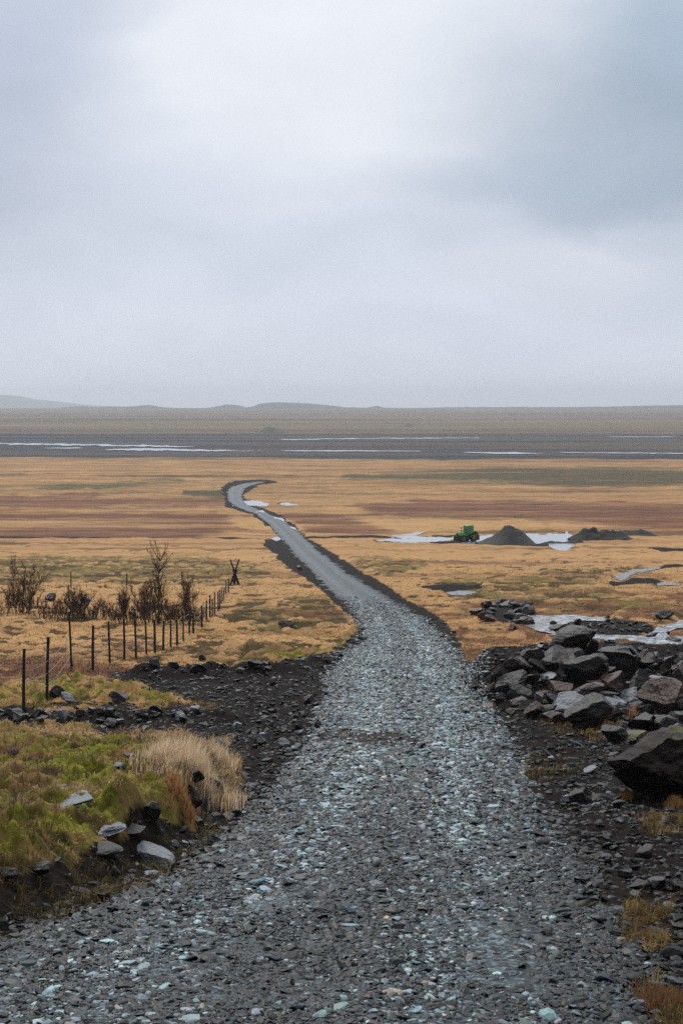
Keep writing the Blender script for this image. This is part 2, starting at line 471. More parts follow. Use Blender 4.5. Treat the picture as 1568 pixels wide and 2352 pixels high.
# ------------------------------------------------------------------ materials
def new_mat(name):
    m = bpy.data.materials.new(name); m.use_nodes = True
    nt = m.node_tree
    for n in list(nt.nodes): nt.nodes.remove(n)
    out = nt.nodes.new('ShaderNodeOutputMaterial')
    b = nt.nodes.new('ShaderNodeBsdfPrincipled')
    nt.links.new(b.outputs[0], out.inputs[0])
    return m, nt, b
class N:
    def __init__(s, nt): s.nt = nt
    def L(s, a, b): s.nt.links.new(a, b)
    def _in(s, sock, v):
        if isinstance(v, bpy.types.NodeSocket): s.L(v, sock)
        elif v is not None:
            if hasattr(sock.default_value, '__len__') and not isinstance(v, (tuple, list)): v = (v,) * len(sock.default_value)
            if hasattr(sock.default_value, '__len__') and len(sock.default_value) == 4 and len(v) == 3: v = (*v, 1)
            sock.default_value = v
    def attr(s, name, col=False):
        n = s.nt.nodes.new('ShaderNodeAttribute'); n.attribute_name = name
        return n.outputs['Color'] if col else n.outputs['Fac']
    def pos(s):
        return s.nt.nodes.new('ShaderNodeNewGeometry').outputs['Position']
    def objco(s):
        return s.nt.nodes.new('ShaderNodeTexCoord').outputs['Object']
    def normal(s):
        return s.nt.nodes.new('ShaderNodeNewGeometry').outputs['Normal']
    def scale(s, vec, v):
        n = s.nt.nodes.new('ShaderNodeVectorMath'); n.operation = 'MULTIPLY'
        s._in(n.inputs[0], vec); s._in(n.inputs[1], v); return n.outputs[0]
    def vmath(s, op, a, b=None):
        n = s.nt.nodes.new('ShaderNodeVectorMath'); n.operation = op
        s._in(n.inputs[0], a)
        if b is not None: s._in(n.inputs[1], b)
        return n.outputs['Value'] if op in ('DISTANCE', 'DOT_PRODUCT', 'LENGTH') else n.outputs[0]
    def noise(s, vec, sc, det=4, rough=0.55, dist=0.0):
        n = s.nt.nodes.new('ShaderNodeTexNoise'); s._in(n.inputs['Vector'], vec)
        n.inputs['Scale'].default_value = sc; n.inputs['Detail'].default_value = det; n.inputs['Roughness'].default_value = rough; n.inputs['Distortion'].default_value = dist
        return n.outputs['Fac']
    def voro(s, vec, sc, out='Color', feature='F1'):
        n = s.nt.nodes.new('ShaderNodeTexVoronoi'); n.feature = feature; s._in(n.inputs['Vector'], vec); n.inputs['Scale'].default_value = sc
        return n.outputs[out]
    def math(s, op, a, b=None, clamp=False):
        n = s.nt.nodes.new('ShaderNodeMath'); n.operation = op; n.use_clamp = clamp
        s._in(n.inputs[0], a)
        if b is not None: s._in(n.inputs[1], b)
        return n.outputs[0]
    def rng(s, v, a, b, c=0.0, d=1.0, smooth=False):
        n = s.nt.nodes.new('ShaderNodeMapRange'); n.clamp = True
        if smooth: n.interpolation_type = 'SMOOTHSTEP'
        s._in(n.inputs[0], v)
        for k, x in zip((1, 2, 3, 4), (a, b, c, d)): n.inputs[k].default_value = x
        return n.outputs[0]
    def mix(s, f, a, b, mode='MIX'):
        n = s.nt.nodes.new('ShaderNodeMix'); n.data_type = 'RGBA'; n.blend_type = mode
        s._in(n.inputs[0], f); s._in(n.inputs[6], a); s._in(n.inputs[7], b)
        return n.outputs[2]
    def ramp(s, v, stops):
        n = s.nt.nodes.new('ShaderNodeValToRGB'); s._in(n.inputs[0], v)
        e = n.color_ramp.elements
        while len(e) < len(stops): e.new(0.5)
        for el, (p, c) in zip(e, stops):
            el.position = p; el.color = (*c, 1) if len(c) == 3 else c
        return n.outputs[0]
    def sep(s, vec):
        n = s.nt.nodes.new('ShaderNodeSeparateXYZ'); s._in(n.inputs[0], vec); return n.outputs
    def comb(s, x, y, z):
        n = s.nt.nodes.new('ShaderNodeCombineXYZ')
        for k, v in enumerate((x, y, z)): s._in(n.inputs[k], v)
        return n.outputs[0]
    def bump(s, h, strength=0.5, dist=0.02):
        n = s.nt.nodes.new('ShaderNodeBump'); s._in(n.inputs['Height'], h); n.inputs['Strength'].default_value = strength; n.inputs['Distance'].default_value = dist
        return n.outputs[0]

def simple(name, col, rough=0.6, var=0.25, sc=6.0, metal=0.0, spec=0.4):
    m, nt, b = new_mat(name); n = N(nt)
    f = n.noise(n.objco(), sc, 5)
    c = n.mix(f, tuple(x * (1 - var) for x in col), tuple(min(1, x * (1 + var)) for x in col))
    n.L(c, b.inputs['Base Color']); b.inputs['Roughness'].default_value = rough; b.inputs['Metallic'].default_value = metal
    b.inputs['Specular IOR Level'].default_value = spec
    n.L(n.bump(n.noise(n.objco(), sc * 6, 4), 0.3, 0.01), b.inputs['Normal'])
    return m

def attr_mat(name, rough=0.6, spec=0.4, nsc=0.0, var=0.3, transl=0.0):
    m, nt, b = new_mat(name); n = N(nt)
    c = n.attr('col', True)
    if nsc:
        p = n.pos()
        f = n.noise(p, nsc, 3)
        c = n.mix(1.0, c, n.ramp(f, [(0.25, (1 - var,) * 3), (0.75, (1 + var,) * 3)]), 'MULTIPLY')
        n.L(n.bump(n.noise(p, nsc * 2.5, 3), 0.35, 0.006), b.inputs['Normal'])
    n.L(c, b.inputs['Base Color'])
    b.inputs['Roughness'].default_value = rough; b.inputs['Specular IOR Level'].default_value = spec
    if transl:
        # blades are lit like the sward they belong to
        n.L(n.vmath('NORMALIZE', n.vmath('ADD', n.scale(n.normal(), 0.35), (0.0, 0.0, 1.0))), b.inputs['Normal'])
        t = nt.nodes.new('ShaderNodeBsdfTranslucent'); n.L(c, t.inputs[0]); n.L(n.vmath('NORMALIZE', n.vmath('ADD', n.scale(n.normal(), 0.35), (0.0, 0.0, -1.0))), t.inputs['Normal'])
        mx = nt.nodes.new('ShaderNodeMixShader'); mx.inputs[0].default_value = transl
        n.L(b.outputs[0], mx.inputs[1]); n.L(t.outputs[0], mx.inputs[2])
        n.L(mx.outputs[0], nt.nodes['Material Output'].inputs[0])
    return m

def ground_mat():
    m, nt, b = new_mat('moorland turf and soil'); n = N(nt)
    p = n.pos()
    flat = n.scale(p, (1, 1, 0.2))
    fine = n.noise(flat, 9.0, 6, 0.7)
    mid = n.noise(flat, 0.9, 5, 0.62)
    big = n.noise(n.scale(p, (0.06, 0.1, 0.0)), 1.0, 5, 0.6)
    huge = n.noise(n.scale(p, (0.004, 0.02, 0.0)), 1.0, 5, 0.6)
    straw = n.mix(n.rng(fine, 0.3, 0.7), (0.36, 0.205, 0.080), (0.66, 0.41, 0.19))
    straw = n.mix(n.rng(big, 0.42, 0.66), straw, (0.54, 0.30, 0.115))
    straw = n.mix(n.rng(huge, 0.45, 0.68, 0, 0.6), straw, (0.44, 0.22, 0.10))
    lay = n.noise(n.scale(p, (0.028, 0.095, 0)), 1.0, 8, 0.75)
    straw = n.mix(n.math('MULTIPLY', n.rng(lay, 0.42, 0.60), n.rng(n.sep(p)[1], 290, 430, 0.2, 0.9)), straw, (0.24, 0.125, 0.052))
    ol = n.noise(n.scale(p, (0.045, 0.16, 3.0)), 1.0, 7, 0.72)
    straw = n.mix(n.math('MULTIPLY', n.rng(ol, 0.53, 0.63), n.rng(n.sep(p)[1], 230, 420, 0.0, 0.75)), straw, (0.13, 0.10, 0.042))
    straw = n.mix(n.rng(n.sep(p)[1], 46, 26, 0.0, 0.7), straw, (0.15, 0.095, 0.042))
    # olive wet patches and dark gaps between tussocks
    olv = n.mix(fine, (0.075, 0.068, 0.020), (0.24, 0.185, 0.060))
    of = n.math('ADD', n.math('MULTIPLY', mid, 0.7), n.math('MULTIPLY', big, 0.5))
    gm = n.attr('green')
    of2 = n.math('ADD', of, n.math('MULTIPLY', gm, 0.13))
    col = n.mix(n.rng(of2, 0.66, 0.76, 0, 0.9), straw, olv)
    gap = n.noise(n.scale(p, (0.45, 0.8, 0.0)), 1.0, 5, 0.65)
    col = n.mix(n.math('MULTIPLY', n.rng(n.math('ADD', gap, n.math('MULTIPLY', gm, 0.05)), 0.62, 0.70, 0, 0.85), n.rng(n.sep(p)[1], 90, 240, 1.0, 0.0)), col, (0.045, 0.036, 0.016))
    py_ = n.sep(p)[1]
    nearf = n.rng(py_, 140, 300, 1.0, 0.0)
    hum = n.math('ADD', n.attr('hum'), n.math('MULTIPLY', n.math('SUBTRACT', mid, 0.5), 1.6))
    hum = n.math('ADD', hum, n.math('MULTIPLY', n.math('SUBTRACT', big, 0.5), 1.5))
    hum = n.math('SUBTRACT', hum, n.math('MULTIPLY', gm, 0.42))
    col = n.mix(n.math('MULTIPLY', n.rng(hum, 0.0, -0.25, 0, 0.92), nearf), col, n.mix(fine, (0.020, 0.016, 0.006), (0.085, 0.062, 0.024)))  # hollows painted dark olive: darker growth plus hummock shade
    # red-brown sedge
    red = n.mix(n.rng(n.noise(n.scale(p, (0.05, 0.25, 0)), 1.0, 6, 0.7), 0.3, 0.7), (0.080, 0.034, 0.022), (0.25, 0.105, 0.052))
    stk = n.noise(n.scale(p, (0.022, 0.14, 0)), 1.0, 7, 0.68)
    stkb = n.noise(n.scale(p, (0.0055, 0.030, 0)), 1.0, 6, 0.65)
    stk2 = n.math('ADD', n.math('MULTIPLY', n.math('SUBTRACT', stk, 0.5), 2.2), n.math('MULTIPLY', n.math('SUBTRACT', stkb, 0.5), 4.5))
    redm = n.rng(n.math('ADD', n.attr('red'), stk2), 0.08, 0.72)
    rm = n.math('MULTIPLY', redm, n.rng(n.noise(n.scale(p, (0.012, 0.10, 0)), 1.0, 5, 0.65), 0.30, 0.52, 0.25, 1.0))
    col = n.mix(rm, col, red)
    stn = n.noise(n.scale(p, (0.014, 0.11, 0)), 1.0, 7, 0.72)
    col = n.mix(n.math('MULTIPLY', n.rng(stn, 0.57, 0.68), n.rng(n.sep(p)[1], 90, 220, 0, 0.7)), col, n.mix(fine, (0.10, 0.062, 0.030), (0.19, 0.12, 0.055)))
    # green belt far out
    fg = n.math('MULTIPLY', n.rng(n.math('ADD', n.attr('fargreen'), stk2), 0.35, 0.95), n.rng(n.noise(n.scale(p, (0.02, 0.07, 0)), 1.0, 6, 0.7), 0.30, 0.5, 0.3, 1.0))
    col = n.mix(fg, col, n.mix(fine, (0.045, 0.040, 0.022), (0.13, 0.105, 0.048)))
    # moss
    moss = n.ramp(n.noise(flat, 5.0, 5, 0.65), [(0.2, (0.020, 0.021, 0.006)), (0.5, (0.16, 0.148, 0.02)), (0.8, (0.40, 0.38, 0.05))])
    mm = n.math('MULTIPLY', n.attr('moss'), n.rng(n.noise(flat, 1.3, 5, 0.6), 0.42, 0.56))
    col = n.mix(mm, col, moss)
    # bare dark soil
    soil = n.ramp(n.noise(flat, 7.0, 6, 0.7), [(0.25, (0.005, 0.0032, 0.0025)), (0.55, (0.013, 0.0086, 0.0068)), (0.85, (0.036, 0.026, 0.021))])
    sm = n.attr('soil')
    col = n.mix(n.rng(n.math('ADD', sm, n.math('MULTIPLY', n.math('SUBTRACT', fine, 0.5), 0.7)), 0.35, 0.6), col, soil)
    # grey river flats and the plain beyond
    band = n.noise(n.scale(p, (0.0016, 0.016, 0)), 1.0, 7, 0.68)
    grey = n.ramp(band, [(0.36, (0.014, 0.016, 0.021)), (0.48, (0.040, 0.045, 0.056)), (0.55, (0.105, 0.072, 0.052)), (0.62, (0.055, 0.062, 0.077)), (0.7, (0.13, 0.14, 0.16))])
    grey = n.mix(n.math('MULTIPLY', n.attr('strip'), n.rng(n.noise(n.scale(p, (0.006, 0.05, 0)), 1.0, 6, 0.7), 0.38, 0.56)), grey, n.mix(n.rng(n.sep(p)[0], 60, 220), (0.095, 0.058, 0.042), (0.115, 0.10, 0.036)))
    fl = n.attr('flats')
    col = n.mix(fl, col, grey)
    plain = n.mix(n.rng(n.noise(n.scale(p, (0.001, 0.004, 0)), 1.0, 6, 0.65), 0.35, 0.65), (0.085, 0.066, 0.038), (0.21, 0.15, 0.085))
    col = n.mix(n.attr('plain'), col, plain)
    n.L(col, b.inputs['Base Color'])
    b.inputs['Roughness'].default_value = 0.85
    b.inputs['Specular IOR Level'].default_value = 0.06
    n.L(n.bump(n.math('ADD', n.noise(flat, 14.0, 4, 0.7), n.math('MULTIPLY', mid, 1.0)), 0.6, 0.05), b.inputs['Normal'])
    return m

def road_mat():
    m, nt, b = new_mat('blue grey river gravel'); n = N(nt)
    p = n.pos()
    cell = n.voro(p, 17.0, 'Color'); edge = n.voro(p, 17.0, 'Distance')
    cell2 = n.voro(p, 34.0, 'Color')
    s1 = n.sep(cell)[0]; s2 = n.sep(cell2)[1]
    v = n.math('ADD', n.math('MULTIPLY', s1, 0.65), n.math('MULTIPLY', s2, 0.35))
    col = n.ramp(v, [(0.1, (0.004, 0.007, 0.009)), (0.4, (0.015, 0.025, 0.030)), (0.62, (0.038, 0.058, 0.067)), (0.9, (0.135, 0.185, 0.205))])
    worn = n.rng(n.noise(n.scale(p, (0.9, 0.25, 0)), 1.0, 5, 0.6), 0.35, 0.68, 0.62, 1.35)
    tr = n.attr('track')
    col = n.mix(1.0, col, n.ramp(n.math('ADD', n.math('MULTIPLY', tr, 0.5), n.math('MULTIPLY', worn, 0.3)), [(0.15, (0.6, 0.58, 0.57)), (0.8, (1.7, 1.75, 1.75))]), 'MULTIPLY')
    dirt = n.attr('dirt')
    dm = n.rng(n.math('ADD', dirt, n.math('MULTIPLY', n.noise(p, 2.2, 4), 0.6)), 0.5, 0.75)
    col = n.mix(dm, col, (0.034, 0.023, 0.017))
    n.L(n.rng(dm, 0, 1, 0.2, 0.02), b.inputs['Specular IOR Level'])
    n.L(col, b.inputs['Base Color'])
    b.inputs['Roughness'].default_value = 0.5
    b.inputs['Specular IOR Level'].default_value = 0.2
    n.L(n.bump(n.math('SUBTRACT', 0.6, edge), 0.5, 0.03), b.inputs['Normal'])
    return m

def rock_mat(name, dark, light, moss=0.0, lichen=0.15, rough=0.42, top_light=0.42, spec=0.28):
    m, nt, b = new_mat(name); n = N(nt)
    o = n.objco(); p = n.pos()
    f = n.noise(p, 3.0, 7, 0.68, 0.6)
    col = n.mix(n.rng(f, 0.3, 0.72), dark, light)
    spots = n.noise(p, 14.0, 5, 0.7)
    col = n.mix(n.rng(spots, 0.60, 0.72, 0, 0.6), col, tuple(x * 0.45 for x in dark))
    lc = n.rng(n.noise(p, 6.5, 5, 0.7), 0.60, 0.68, 0, lichen)
    col = n.mix(lc, col, (0.30, 0.30, 0.29))
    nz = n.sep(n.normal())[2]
    # upward faces painted paler, light from above put into the colour
    wz = n.rng(n.math('ADD', nz, n.math('MULTIPLY', n.math('SUBTRACT', f, 0.5), 0.8)), 0.45, 0.9, 0.0, top_light)
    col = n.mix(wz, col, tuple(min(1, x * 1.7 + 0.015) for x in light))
    if moss:
        mf = n.math('ADD', n.math('MULTIPLY', nz, 0.75), n.math('MULTIPLY', n.noise(p, 2.0, 5, 0.6), 0.9))
        col = n.mix(n.rng(mf, 1.22 - moss, 1.34 - moss), col, n.mix(n.noise(p, 25, 3), (0.035, 0.033, 0.007), (0.15, 0.14, 0.02)))
    n.L(col, b.inputs['Base Color'])
    b.inputs['Roughness'].default_value = rough; b.inputs['Specular IOR Level'].default_value = spec
    h = n.math('ADD', n.noise(p, 9.0, 7, 0.7), n.math('MULTIPLY', n.noise(n.scale(p, (1, 1, 3)), 3.0, 6, 0.65), 1.2))
    n.L(n.bump(h, 0.8, 0.05), b.inputs['Normal'])
    return m

def water_mat(name, ripple=0.02, sc=3.0, foam=0.0, base=(0.36, 0.39, 0.42)):
    m, nt, b = new_mat(name); n = N(nt)
    p = n.pos()
    b.inputs['Base Color'].default_value = (*base, 1)
    b.inputs['Roughness'].default_value = 0.08
    b.inputs['IOR'].default_value = 1.333
    b.inputs['Specular IOR Level'].default_value = 0.5
    h = n.noise(n.scale(p, (1, 1, 0)), sc, 5, 0.6)
    if foam:
        fm = n.rng(n.noise(n.scale(p, (1.0, 2.0, 0)), 1.6, 6, 0.7), 0.47, 0.58, 0, foam)
        n.L(n.mix(fm, (0.05, 0.06, 0.07), (0.62, 0.66, 0.70)), b.inputs['Base Color'])
        n.L(n.rng(fm, 0, 1, 0.08, 0.6), b.inputs['Roughness'])
    n.L(n.bump(h, 0.5, ripple), b.inputs['Normal'])
    return m

MAT = {}
MAT['ground'] = ground_mat()
MAT['road'] = road_mat()
MAT['gravel'] = attr_mat('wet river pebbles', 0.42, 0.22, 60.0, 0.25)
MAT['rubble'] = attr_mat('broken basalt', 0.45, 0.15, 30.0, 0.4)
MAT['grass'] = attr_mat('dry grass blades', 0.75, 0.2, 0, 0, 0.25)
MAT['tuft'] = attr_mat('bleached tall grass', 0.7, 0.2, 0, 0, 0.5)
MAT['bark'] = simple('dark wet bark', (0.030, 0.020, 0.016), 0.8, 0.4, 9)
MAT['twig'] = simple('red brown twigs', (0.085, 0.046, 0.032), 0.8, 0.35, 9)
MAT['post'] = simple('weathered dark wood', (0.026, 0.022, 0.019), 0.8, 0.5, 12)
MAT['wire'] = simple('grey fence wire', (0.22, 0.21, 0.20), 0.5, 0.2, 3, 0.4)
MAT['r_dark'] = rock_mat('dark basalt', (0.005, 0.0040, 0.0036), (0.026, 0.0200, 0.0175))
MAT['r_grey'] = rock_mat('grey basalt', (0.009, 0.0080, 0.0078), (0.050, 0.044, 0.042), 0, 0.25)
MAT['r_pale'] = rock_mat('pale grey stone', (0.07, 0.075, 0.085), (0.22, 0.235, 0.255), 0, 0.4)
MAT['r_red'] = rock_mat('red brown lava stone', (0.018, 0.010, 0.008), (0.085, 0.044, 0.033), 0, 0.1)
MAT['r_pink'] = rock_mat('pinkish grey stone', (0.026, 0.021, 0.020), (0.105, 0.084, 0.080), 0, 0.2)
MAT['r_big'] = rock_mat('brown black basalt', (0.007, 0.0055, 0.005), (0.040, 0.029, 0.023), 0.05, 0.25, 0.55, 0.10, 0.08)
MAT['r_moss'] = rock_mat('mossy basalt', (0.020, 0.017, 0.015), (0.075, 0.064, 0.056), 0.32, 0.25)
MAT['water'] = water_mat('still water', 0.05, 1.2)
MAT['bank_water'] = water_mat('dark still water', 0.05, 1.6, 0.5, (0.34, 0.39, 0.44))
MAT['stream'] = water_mat('running water', 0.12, 2.5, 0.9, (0.06, 0.07, 0.08))
MAT['river'] = water_mat('far river water', 0.02, 0.4, 0, (0.2, 0.23, 0.26))
MAT['heap'] = simple('dark crushed gravel', (0.011, 0.0105, 0.0105), 0.8, 0.4, 5)
MAT['earth'] = simple('dark turned earth', (0.018, 0.0125, 0.009), 0.9, 0.5, 2)
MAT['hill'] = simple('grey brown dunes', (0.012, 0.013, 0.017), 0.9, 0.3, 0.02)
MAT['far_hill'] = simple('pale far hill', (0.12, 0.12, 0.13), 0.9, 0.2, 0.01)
MAT['knoll'] = simple('scrub covered knoll', (0.075, 0.068, 0.035), 0.9, 0.6, 0.12)

# ------------------------------------------------------------------ ground sheet
def build_ground():
    py = np.concatenate([np.arange(2900, 2400, -3.5), np.arange(2400, 1100, -1.55), np.arange(1100, 938, -0.9)])
    d = d_of_py(py); d = d[d > 4.6]
    d = d[d < 4800]
    d = np.concatenate([np.array([4900, 5000, 5150, 5400, 6000, 7000, -60, -40, -25, -15, -8, -4, -1, 1, 2.2, 3.2, 4.0]), d, [9000.0]])
    d = np.unique(d)
    u = np.concatenate([np.linspace(-1.25, -0.31, 110, endpoint=False), np.linspace(-0.31, 0.31, 760), np.linspace(0.31, 1.25, 111)[1:]])
    w = np.sqrt(np.maximum(d, 0)**2 + 36)
    x = (u[None, :] * w[:, None]); y = np.repeat(d[:, None], len(u), 1)
    xf, yf = x.ravel(), y.ravel()
    M = masks(xf, yf)
    z = height(xf, yf, M)
    V = np.stack([xf, yf, z], 1)
    Y = M['Y']; X = M['X']
    wob = 3.5 * fbm(xf * 0.004, yf * 0.006, 5, 101) + 2.2 * fbm(xf * 0.03, yf * 0.02, 4, 105)
    edge = 1054 + (X - 784) * 0.0035
    flats = (1 - sst(edge - 2.0, edge + 1.5, Y + wob)) * sst(992, 996, Y + wob * 0.6)
    plain = 1 - sst(992, 996, Y + wob * 0.6)
    fg = np.zeros_like(z)
    for P, w_ in zip(GREEN[:3], GREENW[:3]):
        fg = np.maximum(fg, sst(-w_ * .5, w_ * .5, poly_sd(X, Y + wob, P)))
    strip = sst(-3, 3, poly_sd(X, Y + wob * 0.7, [(480, 1019), (800, 1014), (1100, 1016), (1568, 1020), (2300, 1022), (2300, 1033), (1568, 1031), (1200, 1027), (900, 1023), (600, 1024)]))
    soil = np.maximum(M['soil'] * (1 - 0.3 * M['rg']), sst(-0.6, 0.0, M['road']))
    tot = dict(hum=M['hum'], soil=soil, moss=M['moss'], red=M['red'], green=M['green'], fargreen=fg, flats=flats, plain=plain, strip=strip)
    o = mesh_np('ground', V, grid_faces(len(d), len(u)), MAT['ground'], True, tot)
    tag(o, kind='structure')
build_ground()

def build_road():
    py = np.concatenate([np.arange(2850, 1700, -2.0), np.arange(1700, 1107, -0.8)])
    d = d_of_py(py)
    nc = 56
    l, r = road_edges(d)
    rag = 0.55
    l = l + fbm(d * 1.1, d * 0 + 3, 4, 201) * rag * np.clip(d / 60, 0.5, 1.2) - 0.10
    r = r + fbm(d * 1.1, d * 0 + 9, 4, 205) * rag * np.clip(d / 60, 0.5, 1.2) + 0.10
    t = np.linspace(0, 1, nc)
    x = l[:, None] + (r - l)[:, None] * t[None]
    y = np.repeat(d[:, None], nc, 1)
    e = np.minimum(t, 1 - t)[None] * (r - l)[:, None]
    base = height(x.ravel(), y.ravel()).reshape(x.shape)
    flat = CAMZ - dep(y) + 0.05
    z = np.maximum(base, flat) + 0.035 * sst(0.0, 0.35, e) + 0.035 * sst(0.3, 1.6, e) - 0.05 * (1 - sst(0.0, 0.12, e))
    rut = np.exp(-((t - 0.27) / 0.10)**2) + np.exp(-((t - 0.73) / 0.10)**2)
    z = z - 0.03 * rut[None] + 0.014 * fbm(x.ravel() * 1.1, y.ravel() * 0.8, 3, 211).reshape(x.shape)
    X, Y = base_px(x.ravel(), y.ravel())
    dirt = sst(-10, 14, poly_sd(X + 20 * fbm(X * 0.02, Y * 0.05, 3, 221), Y + 9 * fbm(X * 0.02, Y * 0.04, 3, 225),
                                [(720, 1688), (800, 1682), (880, 1690), (960, 1705), (980, 1722), (880, 1730), (800, 1715), (720, 1712)]))
    o = mesh_np('gravel_road', np.stack([x, y, z], -1).reshape(-1, 3), grid_faces(len(d), nc), MAT['road'], True,
                dict(track=np.repeat(rut[None], len(d), 0).ravel(), dirt=dirt))
    tag(o, kind='structure')
    return d, l, r
ROADD, ROADL, ROADR = build_road()

# ------------------------------------------------------------------ loose stones
def build_gravel():
    n = 290000
    a, b = 8.6, 95.0
    # constant density close to the lens, thinning with distance
    uu = RS.rand(n * 3)
    dd = a * (b / a)**uu
    acc = RS.rand(n * 3) < np.clip((dd / 14.0), 0, 1) * 0.85 + 0.1
    dd = dd[acc][:n]
    n = len(dd)
    l = np.interp(dd, ROADD, ROADL); r = np.interp(dd, ROADD, ROADR)
    t = RS.rand(n)
    spill = RS.rand(n) < 0.05
    x = l + (r - l) * t
    x = np.where(spill, np.where(RS.rand(n) < .5, l - np.abs(RS.normal(0, 0.15, n)), r + np.abs(RS.normal(0, 0.15, n))), x)
    # keep only what could be in view, with a margin to the sides
    keep = np.abs(x) < 0.36 * dd + 0.5
    x, dd, l, r = x[keep], dd[keep], l[keep], r[keep]; n = len(x)
    X, Y = base_px(x, dd)
    bare = poly_sd(X, Y, [(730, 1690), (800, 1684), (880, 1692), (960, 1708), (970, 1720), (880, 1727), (800, 1712), (730, 1708)]) > 0
    thin = sst(-0.35, 0.25, fbm(x * 0.55, dd * 0.22, 4, 231))
    keep = (~bare | (RS.rand(n) < 0.06)) & (RS.rand(n) < (0.45 + 0.55 * thin) * (1 - 0.97 * sst(48, 94, dd)))
    x, dd, l, r = x[keep], dd[keep], l[keep], r[keep]; n = len(x)
    e = np.minimum(x - l, r - x)
    tt = (x - l) / (r - l)
    rut = np.exp(-((tt - 0.27) / 0.10)**2) + np.exp(-((tt - 0.73) / 0.10)**2)
    size = np.exp(RS.normal(math.log(0.0150), 0.46, n)) * np.clip((dd / 14)**0.5, 0.9, 2.0)
    edge = np.exp(-np.clip(e, 0, None) / 0.5)
    size *= 1 + 0.55 * edge * RS.rand(n)
    size = np.clip(size, 0.008, 0.065)
    flatn = RS.uniform(0.22, 0.52, n)
    scl = np.stack([size * RS.uniform(1.0, 1.9, n), size * RS.uniform(0.8, 1.2, n), size * flatn], 1)
    fl = CAMZ - dep(dd) + 0.05
    base = np.maximum(height(x, dd), np.where(e > 0, fl, -99)) + np.where(e > 0, 0.035 * sst(0, 0.35, e) + 0.035 * sst(0.3, 1.6, e) - 0.03 * rut, 0)
    pos = np.stack([x, dd, base + scl[:, 2] * RS.uniform(-0.1, 1.1, n)], 1)
    P0 = [rock_shape(900 + k, 1, 9, 0.07, 0.45, 0.85) for k in range(14)]
    P1 = [rock_shape(950 + k, 0, 2, 0.05, 0.7, 0.95) for k in range(10)]
    which = np.where(dd < 27, RS.randint(0, 14, n), 14 + RS.randint(0, 10, n))
    V, F, ids = instances(P0 + P1, [ICO[1][1]] * 14 + [ICO[0][1]] * 10, pos, scl, RS.rand(n) * 6.3, np.abs(RS.normal(0, 0.30, n)), RS.rand(n) * 6.3, which)
    pale = RS.rand(n) < 0.14 + 0.36 * sst(13, 36, dd) + 0.18 * (rut - 0.4)  # more pale stones farther off: wet sky sheen put into stone colour
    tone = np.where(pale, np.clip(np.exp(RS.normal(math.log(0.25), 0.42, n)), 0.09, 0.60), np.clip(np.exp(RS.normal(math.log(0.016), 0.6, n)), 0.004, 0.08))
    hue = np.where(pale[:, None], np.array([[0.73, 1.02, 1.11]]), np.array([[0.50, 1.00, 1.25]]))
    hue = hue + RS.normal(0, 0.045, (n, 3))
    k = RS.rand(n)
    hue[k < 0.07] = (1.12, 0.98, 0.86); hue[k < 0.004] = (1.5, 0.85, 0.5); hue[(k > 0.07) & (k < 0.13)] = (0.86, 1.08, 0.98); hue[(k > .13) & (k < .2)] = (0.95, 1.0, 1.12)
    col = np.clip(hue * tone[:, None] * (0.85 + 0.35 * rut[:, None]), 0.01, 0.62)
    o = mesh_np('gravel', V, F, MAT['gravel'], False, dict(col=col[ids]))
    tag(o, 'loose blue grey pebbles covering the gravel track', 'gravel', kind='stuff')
build_gravel()

def build_rubble():
    # dark broken stones on the bare soil beside the road and along the side track
    n = 210000
    dd = 9.0 * (75.0 / 9.0)**RS.rand(n)
    x = RS.uniform(-0.33, 0.33, n) * dd
    M = masks(x, dd)
    dens = M['soil'] * (1 - sst(-0.25, 0.1, M['road']))
    cl = sst(-0.5, 0.5, fbm(x * 0.8, dd * 0.8, 3, 301))
    onbank = sst(-6, 6, poly_sd(M['X'], M['Y'], MOUND))
    k = RS.rand(n) < dens * (1 - 0.8 * onbank) * (0.22 + 0.78 * cl) * np.clip(dd / 15, 0.5, 1) * 0.62 * (1 - 0.75 * M['rg'])
    k |= (M['moss'] < .2) & (dens < 0.1) & (M['road'] < -0.5) & (RS.rand(n) < 0.0012) & (dd < 40)
    x, dd = x[k], dd[k]; n = len(x)
    size = np.exp(RS.normal(math.log(0.021), 0.55, n)) * np.clip((dd / 22)**0.4, 0.85, 1.6)
    size = np.clip(size, 0.008, 0.10)
    scl = np.stack([size * RS.uniform(1.0, 1.9, n), size * RS.uniform(0.8, 1.2, n), size * RS.uniform(0.3, 0.75, n)], 1)
    pos = np.stack([x, dd, height(x, dd) + scl[:, 2] * RS.uniform(0.0, 0.7, n)], 1)
    P0 = [rock_shape(1200 + k, 1, 9, 0.04, 0.4, 0.75) for k in range(16)]
    P1 = [rock_shape(1250 + k, 2, 10, 0.05, 0.4, 0.75) for k in range(12)]
    which = np.where(size > 0.06, 16 + RS.randint(0, 12, n), RS.randint(0, 16, n))
    V, F, ids = instances(P0 + P1, [ICO[1][1]] * 16 + [ICO[2][1]] * 12, pos, scl, RS.rand(n) * 6.3, np.abs(RS.normal(0, 0.3, n)), RS.rand(n) * 6.3, which)
    X, Y = base_px(x, dd)
    tone = np.clip(np.exp(RS.normal(math.log(0.014), 0.75, n)), 0.004, 0.22)
    hue = np.array([1.0, 0.97, 0.97])[None] + RS.normal(0, 0.05, (n, 3))
    q = RS.rand(n)
    hue[q < 0.12] = (1.25, 0.92, 0.78); hue[q > 0.82] = (0.88, 1.0, 1.12)
    tone = np.where(q > 0.9, tone * 2.2, tone)
    col = np.clip(hue * tone[:, None], 0.008, 0.4)
    o = mesh_np('rubble', V, F, MAT['rubble'], False, dict(col=col[ids]))
    tag(o, 'dark broken stones strewn over the bare soil beside the track', 'rubble', kind='stuff')
build_rubble()

